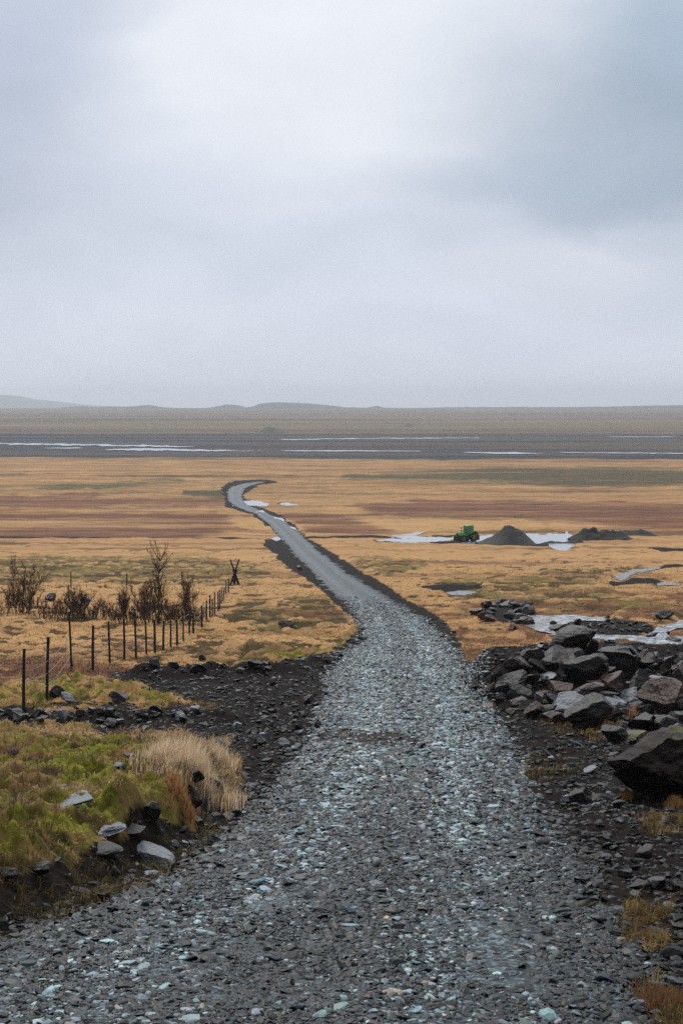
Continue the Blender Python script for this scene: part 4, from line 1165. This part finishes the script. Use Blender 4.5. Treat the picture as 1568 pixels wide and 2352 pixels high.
RIVERS = [
    [(100, 1030), (180, 1029), (195, 1031), (120, 1031.5)], [(240, 1033), (330, 1031), (460, 1034), (600, 1037), (520, 1037.5), (380, 1036), (250, 1034.5)],
    [(645, 1036), (800, 1035.5), (970, 1037), (960, 1038.2), (800, 1038), (660, 1037.8)], [(1060, 1040), (1180, 1040), (1250, 1043), (1180, 1044), (1080, 1042)],
    [(-100, 1018), (120, 1020), (330, 1024), (460, 1027), (300, 1026), (0, 1021)],
    [(640, 1010), (784, 1007), (1100, 1005.4), (1100, 1006.4), (800, 1008.6), (660, 1011)], [(1390, 1003), (1540, 1002.4), (1560, 1003.4), (1420, 1004.2)],
    [(1280, 1040), (1568, 1042), (1700, 1043), (1568, 1043.6), (1300, 1041.4)],
]
for P in RIVERS:
    level_sheet('river_water', P, CAMZ - 27.0 + 0.35, MAT['river'])

# ------------------------------------------------------------------ far hills
def ridge(name, prof, dist, mat, kind='structure', thick=160.0, label=None, cat=None):
    """low hill whose skyline follows the (px, py) list, a full hump in depth"""
    n = 160
    px = np.linspace(prof[0][0], prof[-1][0], n)
    top = np.interp(px, [p[0] for p in prof], [p[1] for p in prof])
    top = top + 0.6 * fbm(px * 0.05, px * 0, 3, int(dist))
    base = float(height(np.array([0.0]), np.array([dist]))[0])
    m = 25
    s = np.linspace(-1, 1, m)
    V = np.zeros((m, n, 3))
    for j, t in enumerate(s):
        y = dist + t * thick
        sh = (1 - t * t)**1.3
        zt = ray_z(top, dist)
        x = ray_x(px, top, dist)
        V[j, :, 0] = x; V[j, :, 1] = y + 0.15 * thick * fbm(x / thick, x * 0 + 1, 2, 5)
        V[j, :, 2] = base - 0.3 + np.maximum(zt - base, 0) * sh * (1 + 0.12 * fbm(x / thick * 2, y / thick * 2 + x * 0, 3, 9) * (1 - sh))
    o = mesh_np(name, V.reshape(-1, 3), grid_faces(m, n), mat, True)
    if kind: tag(o, kind=kind)
    return o
ridge('hill', [(140, 938), (165, 934), (190, 933), (225, 936), (250, 933), (300, 934), (330, 931), (345, 930), (365, 935), (420, 938)], 4900, MAT['hill'], thick=300)
ridge('hill', [(470, 938), (500, 933), (520, 928.5), (545, 930.5), (562, 936), (580, 934), (600, 926.5), (640, 923.5), (700, 925.5), (760, 931), (790, 935), (840, 936.5), (858, 933), (866, 932), (880, 936), (960, 938)], 4900, MAT['hill'], thick=300)
ridge('hill', [(900, 938), (1050, 935), (1200, 934.5), (1290, 935), (1400, 934), (1480, 931.5), (1568, 930.5), (1800, 929), (2300, 931), (2700, 938)], 5000, MAT['hill'], thick=400)
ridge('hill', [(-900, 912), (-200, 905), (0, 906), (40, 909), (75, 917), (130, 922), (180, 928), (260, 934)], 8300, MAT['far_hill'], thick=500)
ridge('knoll', [(575, 998), (590, 990), (605, 983), (620, 978), (632, 982), (645, 985), (660, 990), (690, 998)], 1290, MAT['knoll'], thick=22)
ridge('knoll', [(915, 979), (928, 975), (936, 972), (945, 975), (955, 979)], 1600, MAT['knoll'], thick=25)

# ------------------------------------------------------------------ heaps of gravel and earth
def heap(name, label, cat, prof, base_py, dist_px, mat, thick, seed, rough):
    """prof: skyline (px, py); stands on the plain at the depth of base_py"""
    c = hit(dist_px, base_py)
    n, m = 70, 25
    y0 = c.y + thick * 0.55
    px = np.linspace(prof[0][0], prof[-1][0], n)
    top = np.interp(px, [p[0] for p in prof], [p[1] for p in prof])
    V = np.zeros((m, n, 3))
    for j, t in enumerate(np.linspace(-1, 1, m)):
        x = ray_x(px, top, y0); zt = ray_z(top, y0)
        y = np.full(n, y0 + t * thick)
        g = height(x, y) - 0.06
        sh = 1 - np.abs(t)**1.15
        V[j, :, 0] = x - c.x; V[j, :, 1] = y - c.y
        hgt = np.maximum(zt - g, 0)
        V[j, :, 2] = g + hgt * sh * (1 + rough * fbm(x * 0.8, y * 0.8, 4, seed)) - c.z
    o = mesh_np(name, V.reshape(-1, 3), grid_faces(m, n), mat, True)
    o.location = c
    tag(o, label, cat)
heap('gravel_heap', 'conical heap of dark gravel beside the green tractor', 'gravel heap', [(1094, 1246), (1110, 1240), (1130, 1231), (1146, 1220), (1158, 1208), (1166, 1206), (1190, 1214), (1206, 1226), (1218, 1238), (1228, 1247)], 1250, 1160, MAT['heap'], 4.6, 1, 0.06)
heap('earth_heap', 'long lumpy heap of brown earth right of the gravel heap', 'earth heap', [(1306, 1236), (1320, 1226), (1340, 1218), (1352, 1216), (1366, 1215), (1380, 1219), (1395, 1217), (1410, 1222), (1425, 1221), (1440, 1230), (1458, 1240)], 1241, 1380, MAT['earth'], 3.5, 2, 0.25)
heap('earth_heap', 'narrow tail of dark earth behind the long lumpy heap', 'earth heap', [(1395, 1226), (1420, 1220), (1440, 1218), (1455, 1219), (1468, 1216), (1485, 1219), (1500, 1226)], 1228, 1450, MAT['earth'], 3.5, 3, 0.25)
heap('earth_heap', 'low flat heap of dark earth beside the shallow pool', 'earth heap', [(1240, 1248), (1262, 1243), (1290, 1244), (1320, 1243), (1345, 1247)], 1249, 1300, MAT['earth'], 1.6, 4, 0.3)

# ------------------------------------------------------------------ fence
POSTS = [(57, 1490, 1640, 2), (111, 1463, 1609, 3), (163, 1405, 1535, -2), (215, 1436, 1538, 1), (252, 1427, 1521, -1), (286, 1421, 1517, 0), (312, 1422, 1511, -1), (336, 1424, 1502, -1),
         (356, 1424, 1495, 0), (376, 1426, 1492, 1), (392.6, 1424, 1486, 0), (407, 1424, 1482, 0), (421.5, 1408, 1472, 0), (435, 1404, 1454, 0), (444, 1407, 1451, 0), (463.6, 1391, 1440, 0),
         (474.6, 1380, 1424, 0), (482.5, 1367, 1419, 0), (488, 1376, 1417, 0), (493.4, 1360, 1410, 0), (501, 1360, 1403, 0), (505, 1354, 1400, 0), (509, 1349, 1383, 1), (514, 1349, 1380, 2), (519, 1334, 1363, 0), (525, 1329, 1360, 0)]

def tube(path, rad, k=6, cap=True):
    """tube along points; rad a number or list"""
    P = np.array(path, float); n = len(P)
    R = np.full(n, rad) if np.isscalar(rad) else np.array(rad)
    T = np.gradient(P, axis=0); T /= np.linalg.norm(T, axis=1, keepdims=True) + 1e-12
    up = np.where(np.abs(T[:, 2:3]) > 0.9, np.array([[1.0, 0, 0]]), np.array([[0, 0, 1.0]]))
    A = np.cross(T, up); A /= np.linalg.norm(A, axis=1, keepdims=True) + 1e-12
    B = np.cross(T, A)
    a = np.arange(k) * 2 * math.pi / k
    V = P[:, None] + (A[:, None] * np.cos(a)[None, :, None] + B[:, None] * np.sin(a)[None, :, None]) * R[:, None, None]
    V = V.reshape(-1, 3)
    F = []
    for i in range(n - 1):
        for j in range(k):
            F.append((i * k + j, i * k + (j + 1) % k, (i + 1) * k + (j + 1) % k, (i + 1) * k + j))
    V = np.concatenate([V, P[:1], P[-1:]])
    T3 = []
    if cap:
        for j in range(k):
            T3.append((n * k, (j + 1) % k, j)); T3.append((n * k + 1, (n - 1) * k + j, (n - 1) * k + (j + 1) % k))
    return V, np.array(F), np.array(T3).reshape(-1, 3)

class Buf:
    def __init__(s): s.V, s.Q, s.T, s.n = [], [], [], 0
    def add(s, V, Q=None, T=None):
        s.V.append(np.asarray(V, float))
        if Q is not None and len(Q): s.Q.append(np.asarray(Q) + s.n)
        if T is not None and len(T): s.T.append(np.asarray(T) + s.n)
        s.n += len(V); return s
    def tube(s, *a, **k): return s.add(*tube(*a, **k))
    def box(s, c, d, R=None, taper=(1, 1)):
        v = np.array([(x, y, z) for z in (-1, 1) for y in (-1, 1) for x in (-1, 1)], float)
        v[4:, 0] *= taper[0]; v[4:, 1] *= taper[1]
        v = v * np.array(d) / 2
        if R is not None: v = v @ np.array(R).T
        return s.add(v + np.array(c), [(0, 1, 3, 2)[::-1], (4, 5, 7, 6), (0, 1, 5, 4), (2, 3, 7, 6)[::-1], (0, 2, 6, 4)[::-1], (1, 3, 7, 5)])
    def out(s, name, mat, parent=None, smooth=False):
        Fs = ([np.concatenate(s.Q)] if s.Q else []) + ([np.concatenate(s.T)] if s.T else [])
        return mesh_np(name, np.concatenate(s.V), Fs, mat, smooth, parent=parent)

def fence(posts, label, rows, rad, wire_rad, seed):
    r = random.Random(seed)
    feet = []
    root = None
    for px, top, bot, lean in posts:
        c = hit(px, bot)
        if root is None:
            root = empty('wire_fence', c)
            tag(root, label, 'fence')
        h = ray_z(top, c.y) - c.z
        dx = lean / ppm(c.y, c.z)
        feet.append((c, h, dx))
        p = [(c.x - root.location.x - dx, c.y - root.location.y, c.z - root.location.z - 0.25),
             (c.x - root.location.x - dx * .1 + r.uniform(-.008, .008), c.y - root.location.y, c.z - root.location.z + h * .5),
             (c.x - root.location.x + dx, c.y - root.location.y, c.z - root.location.z + h)]
        k = r.uniform(0.85, 1.15)
        V, Q, T = tube(p, [rad * 1.1 * k, rad * k, rad * 0.92 * k], 7)
        mesh_np('post', V, [Q, T], MAT['post'], False, parent=root)
    rl = np.array(root.location)
    for f in rows:
        b = Buf()
        path = []
        for (c0, h0, d0), (c1, h1, d1) in zip(feet[:-1], feet[1:]):
            a = np.array((c0.x + d0 * (2 * f - 1), c0.y - rad, c0.z + min(h0, 1.25) * f)) - rl; e = np.array((c1.x + d1 * (2 * f - 1), c1.y - rad, c1.z + min(h1, 1.25) * f)) - rl
            sag = r.uniform(0.02, 0.10)
            for k in range(6):
                t = k / 6
                q = a + (e - a) * t; q[2] -= sag * 4 * t * (1 - t)
                path.append(q)
        path.append(e)
        b.tube(path, wire_rad, 4)
        b.out('wire', MAT['wire'], root, True)
    return root, feet
FENCE, FEET = fence(POSTS, 'wire fence of dark leaning posts running from the left edge to the crossed timbers', (0.35, 0.62, 0.9), 0.042, 0.009, 3)
# the wires go on out of the frame to a last post on the left, and one loose strand droops
c0 = hit(-90, 1690)
fence([(-90, 1530, 1690, 0), (57.5, 1491, 1641, 0)][:1] + [(-30, 1505, 1662, 3)], 'continuation of the wire fence at the left border, sagging towards the stone row', (0.3, 0.55, 0.8), 0.04, 0.006, 5)
fence([(-60, 1322, 1358, 0), (57, 1320, 1354, 0), (164, 1313, 1351, 0), (292, 1317, 1344, 0), (418.5, 1314, 1345, 0)], 'thin far fence of spaced posts crossing the moor behind the bare shrubs', (0.5, 0.9), 0.045, 0.003, 4)

# loose strand hanging off the near posts
def loose_wire():
    b = Buf()
    pts = [(0, 1556), (20, 1540), (38, 1530), (56, 1512), (80, 1540), (100, 1500), (113, 1490)]
    y = FEET[0][0].y - 0.1
    P = [np.array((ray_x(px, py, y), y + 0.02 * i, ray_z(py, y))) for i, (px, py) in enumerate(pts)]
    P = np.array(P)
    t = np.linspace(0, len(P) - 1, 40)
    Q = np.stack([np.interp(t, np.arange(len(P)), P[:, k]) for k in range(3)], 1)
    b.tube(Q - np.array(FENCE.location), 0.006, 4)
    b.out('loose_wire', MAT['wire'], FENCE, True)
loose_wire()

def trestle():
    c = hit(539, 1344)
    s = ppm(c.y, c.z)
    root = empty('crossed_timbers', c)
    tag(root, 'pair of crossed dark timbers forming an X at the end of the fence', 'timber trestle')
    def P(px, py, dy): return ((px - 539) / s, dy, (1344 - py) / s)
    for a, b, dy in (((529.3, 1285), (550.2, 1346), 0.0), ((549.6, 1284), (528.4, 1345), 0.09), ((534.5, 1309), (546, 1347), 0.75), ((543.5, 1309), (532, 1347), 0.84)):
        V, Q, T = tube([P(*a, dy * 0.3), P(*b, dy)], [0.062, 0.072], 7)
        mesh_np('timber', V, [Q, T], MAT['post'], False, parent=root)
    b = Buf()
    for py in (1324, 1332): b.tube([P(533, py, 0.05), P(545.5, py + 0.5, 0.05)], 0.05, 6)
    b.tube([P(539, 1310, -0.05), P(539, 1310, 0.9)], 0.05, 6)
    b.tube([P(538, 1322, 0.4), P(538.5, 1346, 0.4)], 0.08, 6)
    b.out('brace', MAT['post'], root)
trestle()

# ------------------------------------------------------------------ bare shrubs
def shrub(name, label, px, base_py, top_py, wpx, stems, seed, group=None, tree=False, cat='shrub', dens=1.0):
    r = random.Random(seed)
    c = hit(px, base_py)
    s = ppm(c.y, c.z)
    H = (base_py - top_py) / s; Wd = wpx / 2 / s
    trunk, crown = [], []
    def branch(p, d, L, rad, lvl, out):
        n = 5
        pts = [Vector(p)]
        d = d.normalized()
        for i in range(n):
            d = (d + Vector((r.gauss(0, .13), r.gauss(0, .13), r.gauss(0.03, .08)))).normalized()
            pts.append(pts[-1] + d * (L / n))
        out.append((pts, [max(rad * (1 - 0.75 * i / n), 0.0035) for i in range(n + 1)]))
        if lvl < 3:
            k = int((13 if lvl == 0 else 8 if lvl == 1 else 3) * dens * (1.7 if tree and lvl == 0 else 1))
            for _ in range(k):
                i = r.randint(1 if lvl else (1 if not tree else 2), n)
                q = pts[i]
                a = r.uniform(0, 6.28)
                side = Vector((math.cos(a), math.sin(a), r.uniform(0.2, 1.0)))
                dd = (d * 0.9 + side * r.uniform(0.35, 0.8)).normalized()
                branch(q, dd, L * r.uniform(0.28, 0.5) * (0.75 if tree else 1), max(rad * 0.5, 0.0035), lvl + 1, crown)
    for i in range(stems):
        a = r.uniform(0, 6.28)
        k = 0 if (tree and i == 0) else r.uniform(0.1, 1.0)
        off = Vector((math.cos(a) * Wd * 0.45 * k, math.sin(a) * Wd * 0.45 * k, -0.05))
        if tree and i == 0:
            branch(Vector((0, 0, -0.1)), Vector((0.03, 0, 1)), H * 0.97, 0.045, 0, trunk)
            continue
        l = H * r.uniform(0.5, 0.92) * (0.6 if tree else 1)
        dirv = Vector((math.cos(a) * 0.55 * k * Wd / max(H, .1) * 1.3, math.sin(a) * 0.4 * k, 1))
        branch(off, dirv, l, 0.022 if H > 1 else 0.014, 0, trunk)
    root = empty(name, c)
    tag(root, label, cat, group)
    for nm, lst, mt in (('trunk' if tree else 'stems', trunk, MAT['bark']), ('crown' if tree else 'twigs', crown, MAT['twig'])):
        b = Buf()
        for pts, rad in lst: b.tube(pts, rad, 4 if nm in ('trunk', 'stems') else 3, cap=False)
        b.out(nm, mt, root, True)
    return root
shrub('bare_tree', 'tall slender bare tree rising from the thicket behind the fence', 364, 1431, 1279, 60, 6, 71, tree=True, cat='tree')
shrub('shrub', 'wide bare shrub with upright branches at the far left', 52, 1408, 1310, 92, 14, 72)
shrub('shrub', 'spreading reddish bare shrub right of the slender tree by the fence', 440, 1425, 1342, 66, 7, 73)
shrub('shrub', 'feathery bare shrub left of the slender tree', 285, 1418, 1352, 44, 8, 74)
shrub('shrub', 'dense bare shrub touching the left side of the slender tree', 330, 1424, 1338, 50, 9, 75)
shrub('shrub', 'brown bare shrub left of the feathery one, behind the third post', 180, 1418, 1348, 80, 14, 76)
for i, (px, by, ty, w) in enumerate([(100, 1420, 1385, 50), (135, 1412, 1380, 44), (205, 1420, 1378, 50), (228, 1422, 1384, 50), (255, 1424, 1388, 46), (300, 1426, 1392, 46), (318, 1428, 1396, 46),
                                     (345, 1428, 1390, 46), (385, 1430, 1388, 50), (402, 1430, 1392, 46), (418, 1430, 1394, 40), (20, 1400, 1372, 40), (85, 1395, 1362, 50), (160, 1424, 1392, 50), (270, 1428, 1398, 40), (455, 1425, 1398, 40), (430, 1434, 1402, 40), (368, 1432, 1402, 44), (120, 1428, 1394, 50), (148, 1418, 1384, 50), (190, 1428, 1392, 50), (240, 1414, 1380, 50), (286, 1432, 1398, 50), (334, 1418, 1380, 44), (398, 1420, 1384, 44), (446, 1432, 1400, 44), (62, 1410, 1380, 44), (8, 1412, 1386, 40)]):
    shrub('shrub', 'low dark bare shrub in the thicket between fence and far posts', px, by, ty - 3, w * 1.4, 9, 100 + i, group='low shrubs of the thicket', dens=0.72)

# ------------------------------------------------------------------ tractor
def tractor():
    c = hit(1070, 1244)
    s = ppm(c.y, c.z)
    k = (38 / s) / 3.05
    root = empty('tractor', c, 0)
    root.scale = (k, k, k)
    root.rotation_euler = (0, 0, math.radians(180 + 38))     # nose to the left and towards us; model faces +X
    tag(root, 'bright green farm tractor parked beside the dark gravel heap', 'tractor')
    green = simple('bright green paint', (0.05, 0.44, 0.06), 0.35, 0.1, 3)
    green_l = simple('light green bonnet paint', (0.16, 0.62, 0.08), 0.3, 0.1, 3)
    rubber = simple('black rubber', (0.016, 0.016, 0.016), 0.8, 0.2, 10)
    yellow = simple('dull yellow rims', (0.30, 0.26, 0.06), 0.5, 0.2, 6)
    black = simple('black metal', (0.018, 0.018, 0.018), 0.5, 0.2, 8)
    glass, nt, b = new_mat('teal cab glass')
    n = N(nt); n.L(n.mix(n.noise(n.objco(), 1.5), (0.05, 0.22, 0.19), (0.10, 0.32, 0.27)), b.inputs['Base Color']); b.inputs['Roughness'].default_value = 0.08
    lampm = simple('lamp lens', (0.7, 0.7, 0.65), 0.2, 0.05, 4)
    def wheel(x, y, R, w):
        b = Buf()
        # tyre profile
        prof = [(-w / 2, R * 0.55), (-w / 2, R * 0.86), (-w * 0.38, R * 0.96), (w * 0.38, R * 0.96), (w / 2, R * 0.86), (w / 2, R * 0.55)]
        m = 28
        V = [(x + q * math.sin(a), y + o, R + q * math.cos(a)) for a in np.arange(m) * 2 * math.pi / m for o, q in prof]
        Q = [(i * 6 + j, i * 6 + j + 1, ((i + 1) % m) * 6 + j + 1, ((i + 1) % m) * 6 + j) for i in range(m) for j in range(5)]
        b.add(V, Q)
        for i in range(18):          # lugs
            a = i * 2 * math.pi / 18
            for sgn in (-1, 1):
                aa = a + sgn * 0.08
                Rm = Matrix.Rotation(aa, 3, 'Y') @ Matrix.Rotation(sgn * 0.5, 3, 'Z')
                b.box((x + math.sin(aa) * R * 0.975, y + sgn * w * 0.23, R + math.cos(aa) * R * 0.975), (0.07, w * 0.46, 0.09), Rm)
        t = b.out('wheel', rubber, root)
        b = Buf()
        V = []
        m = 24
        pr = [(w * 0.30, 0.02), (w * 0.30, R * 0.2), (w * 0.12, R * 0.3), (w * 0.12, R * 0.5), (w * 0.42, R * 0.56)]
        for sg in (1, -1):
            V = [(x + q * math.sin(a), y + sg * o, R + q * math.cos(a)) for a in np.arange(m) * 2 * math.pi / m for o, q in pr]
            b.add(V, [(i * 5 + j, i * 5 + j + 1, ((i + 1) % m) * 5 + j + 1, ((i + 1) % m) * 5 + j) for i in range(m) for j in range(4)])
        b.out('rim', yellow, t, True)
    for y in (-0.95, 0.95): wheel(-0.95, y, 0.92, 0.62)
    for y in (-0.85, 0.85): wheel(1.55, y, 0.68, 0.50)
    b = Buf(); b.box((0.3, 0, 0.95), (3.2, 0.55, 0.5)); b.box((-0.95, 0, 0.92), (0.35, 1.4, 0.35)); b.box((1.55, 0, 0.7), (0.3, 1.3, 0.3)); b.box((2.35, 0, 0.85), (0.35, 0.8, 0.5)); b.out('chassis', black, root)
    b = Buf(); b.box((1.2, 0, 1.45), (2.0, 0.80, 0.62), taper=(0.94, 0.8)); b.box((1.1, 0, 1.80), (1.7, 0.58, 0.12), taper=(0.9, 0.7)); bon = b.out('bonnet', green_l, root)
    b = Buf(); b.box((2.205, 0, 1.42), (0.03, 0.6, 0.45)); b.out('grille', black, bon)
    for y in (-0.24, 0.24):
        b = Buf(); b.box((2.235, y, 1.60), (0.03, 0.16, 0.12)); b.out('headlight', lampm, root)
    b = Buf(); b.box((-0.55, 0, 1.5), (1.5, 1.35, 0.5), taper=(0.95, 0.95)); b.out('cab_base', green, root)
    b = Buf(); b.box((-0.55, 0, 2.28), (1.3, 1.28, 1.06), taper=(0.92, 0.94)); b.out('cab_glass', glass, root)
    for sx in (-1, 1):
        for sy in (-1, 1):
            b = Buf(); b.tube([(-0.55 + sx * 0.66, sy * 0.655, 1.72), (-0.55 + sx * 0.61, sy * 0.62, 2.83)], 0.055, 6); b.out('cab_pillar', green, root)
    b = Buf(); b.box((-0.55, 0, 2.90), (1.5, 1.42, 0.14), taper=(0.95, 0.93)); b.box((-0.55, 0, 3.0), (1.1, 1.05, 0.08), taper=(0.8, 0.8)); b.out('cab_roof', green, root)
    for y in (-0.5, 0.5):
        b = Buf(); b.box((0.24, y, 2.90), (0.08, 0.2, 0.10)); b.out('work_light', lampm, root)
    for sy in (-1, 1):
        b = Buf()
        P = [(-0.95 + 1.02 * math.sin(a), sy * 0.93, 0.92 + 1.02 * math.cos(a)) for a in np.linspace(-1.2, 0.9, 9)]
        V = [(p[0], p[1] + o, p[2]) for p in P for o in (-0.33, 0.33)] + [(p[0] * 1.0, p[1] + o, p[2] + 0.04) for p in P for o in (-0.33, 0.33)]
        Q = [(2 * i, 2 * i + 1, 2 * i + 3, 2 * i + 2) for i in range(8)] + [(18 + 2 * i, 18 + 2 * i + 2, 18 + 2 * i + 3, 18 + 2 * i + 1) for i in range(8)]
        b.add(V, Q); b.out('fender', green, root)
        b = Buf(); b.tube([(0.1, sy * 0.66, 2.5), (0.25, sy * 1.05, 2.55)], 0.025, 5); b.box((0.27, sy * 1.08, 2.45), (0.05, 0.2, 0.34)); b.out('mirror', black, root)
    b = Buf(); b.tube([(0.55, 0.42, 1.5), (0.55, 0.44, 2.3), (0.50, 0.44, 2.5)], 0.07, 8); b.out('exhaust_pipe', black, root)
    b = Buf(); b.tube([(0.9, -0.3, 1.75), (0.9, -0.3, 2.05)], 0.06, 8); b.box((0.9, -0.3, 2.08), (0.2, 0.2, 0.12)); b.out('air_intake', black, root)
    b = Buf()                       # dark blade/ballast carried behind
    b.box((-2.05, 0, 0.75), (0.45, 2.3, 0.95), taper=(0.8, 1.0)); b.tube([(-1.2, 0.4, 0.9), (-2.0, 0.4, 0.85)], 0.06, 6); b.tube([(-1.2, -0.4, 0.9), (-2.0, -0.4, 0.85)], 0.06, 6)
    b.out('rear_blade', black, root)
tractor()

# ------------------------------------------------------------------ air
def haze():
    b = Buf(); b.box((0, 4550, 56), (24000 * 2, 9400, 116))
    m = bpy.data.materials.new('pale mist'); m.use_nodes = True
    nt = m.node_tree
    for n_ in list(nt.nodes): nt.nodes.remove(n_)
    out = nt.nodes.new('ShaderNodeOutputMaterial'); v = nt.nodes.new('ShaderNodeVolumePrincipled')
    v.inputs['Color'].default_value = (0.88, 0.93, 1.0, 1); v.inputs['Density'].default_value = 0.00017; v.inputs['Anisotropy'].default_value = 0.5
    nt.links.new(v.outputs[0], out.inputs['Volume'])
    o = b.out('haze', m)
    tag(o, kind='stuff')
haze()

# ------------------------------------------------------------------ sky, sun, camera
SUN_EL, SUN_AZ = math.radians(46), math.radians(-14)      # azimuth from +Y (ahead), to the left
def world():
    w = bpy.data.worlds.new('World'); SC.world = w; w.use_nodes = True
    nt = w.node_tree; n = N(nt)
    for x in list(nt.nodes): nt.nodes.remove(x)
    out = nt.nodes.new('ShaderNodeOutputWorld'); bg = nt.nodes.new('ShaderNodeBackground')
    nt.links.new(bg.outputs[0], out.inputs[0])
    sky = nt.nodes.new('ShaderNodeTexSky'); sky.sky_type = 'NISHITA'; sky.sun_disc = False
    sky.sun_elevation = SUN_EL; sky.sun_rotation = SUN_AZ; sky.air_density = 1.5; sky.dust_density = 3.0
    clear = n.scale(sky.outputs[0], 0.10)
    dirv = nt.nodes.new('ShaderNodeTexCoord').outputs['Generated']
    sx, sy, sz = n.sep(dirv)
    # cloud deck: domain-warped direction, flattened so that layers lie along the horizon
    warp = nt.nodes.new('ShaderNodeTexNoise'); warp.inputs['Scale'].default_value = 5.0; warp.inputs['Detail'].default_value = 4
    nt.links.new(n.scale(dirv, (1, 1, 1.8)), warp.inputs['Vector'])
    d2 = n.vmath('ADD', dirv, n.scale(n.vmath('SUBTRACT', warp.outputs['Color'], (0.5, 0.5, 0.5)), 0.11))
    def dv(px, py):
        q = (H0 / 2 - py) / F0; p = (px - W0 / 2) / F0
        v = Vector((p, CT + q * ST, q * CT - ST)).normalized(); return tuple(v)
    def blob(px, py, rx, rz, soft=0.0):
        c = dv(px, py)
        dlt = n.scale(n.vmath('SUBTRACT', d2, c), (F0 / rx, 1.0, F0 / rz))
        ln = n.vmath('LENGTH', dlt)
        return n.rng(ln, 0.15, 1.0, 1.0, 0.0, True)
    col = n.ramp(sz, [(0.0, (0.72, 0.775, 0.88)), (0.03, (0.70, 0.755, 0.87)), (0.10, (0.655, 0.712, 0.83)), (0.16, (0.65, 0.71, 0.83)), (0.27, (0.74, 0.79, 0.88)), (0.6, (1.22, 1.26, 1.33)), (1.0, (1.5, 1.54, 1.6))])
    for px, py, rx, rz, c, a in [
        (720, 150, 880, 420, (0.83, 0.867, 0.94), 0.95), (-80, 320, 520, 460, (0.46, 0.52, 0.645), 0.92), (-20, 20, 380, 280, (0.46, 0.53, 0.67), 0.75),
        (1700, 330, 900, 420, (0.27, 0.355, 0.46), 0.80), (1290, 390, 520, 120, (0.42, 0.51, 0.63), 0.55), (1620, 60, 320, 270, (0.34, 0.45, 0.58), 0.7),
        (1310, 600, 400, 110, (0.73, 0.77, 0.87), 0.7), (1450, 480, 300, 50, (0.38, 0.46, 0.58), 0.5), (700, 540, 650, 90, (0.60, 0.66, 0.79), 0.6),
        (350, 420, 420, 90, (0.61, 0.66, 0.79), 0.4), (300, 760, 500, 90, (0.68, 0.73, 0.85), 0.4), (1050, 760, 500, 70, (0.62, 0.675, 0.80), 0.4)]:
        col = n.mix(n.math('MULTIPLY', blob(px, py, rx, rz), a), col, c)
    wisp = n.noise(n.scale(d2, (1.0, 1.0, 2.6)), 9.0, 5, 0.5)
    col = n.mix(1.0, col, n.ramp(wisp, [(0.3, (0.95, 0.955, 0.96)), (0.7, (1.05, 1.045, 1.04))]), 'MULTIPLY')
    col = n.mix(1.0, col, n.ramp(n.rng(sy, -0.5, 0.45), [(0.0, (0.20, 0.21, 0.23)), (1.0, (1, 1, 1))]), 'MULTIPLY')   # unseen sky behind the camera, dimmed to keep front faces dark
    mixd = n.mix(0.96, clear, col)
    nt.links.new(mixd, bg.inputs[0]); bg.inputs[1].default_value = 1.0
world()
sun = bpy.data.lights.new('sun', 'SUN'); sun.energy = 1.5; sun.angle = math.radians(14); sun.color = (1.0, 0.96, 0.90)
so = bpy.data.objects.new('sun', sun); COL.objects.link(so)
sd = Vector((math.sin(SUN_AZ) * math.cos(SUN_EL), math.cos(SUN_AZ) * math.cos(SUN_EL), math.sin(SUN_EL)))
so.rotation_euler = (-sd).to_track_quat('-Z', 'Y').to_euler(); so.location = (0, 0, 100)

cam = bpy.data.cameras.new('camera'); co = bpy.data.objects.new('camera', cam); COL.objects.link(co)
cam.sensor_fit = 'VERTICAL'; cam.sensor_height = 36.0; cam.lens = 36.0 * F0 / H0
cam.clip_start = 0.1; cam.clip_end = 60000
co.location = (0, 0, CAMZ); co.rotation_euler = (math.pi / 2 - TH, 0, 0)
SC.camera = co

SC.view_settings.view_transform = 'Standard'; SC.view_settings.look = 'None'; SC.view_settings.gamma = 1.0
SC.view_settings.exposure = 0.0
SC.render.engine = 'CYCLES'
SC.cycles.max_bounces = 5; SC.cycles.diffuse_bounces = 3; SC.cycles.glossy_bounces = 2; SC.cycles.volume_bounces = 0
SC.cycles.use_denoising = False
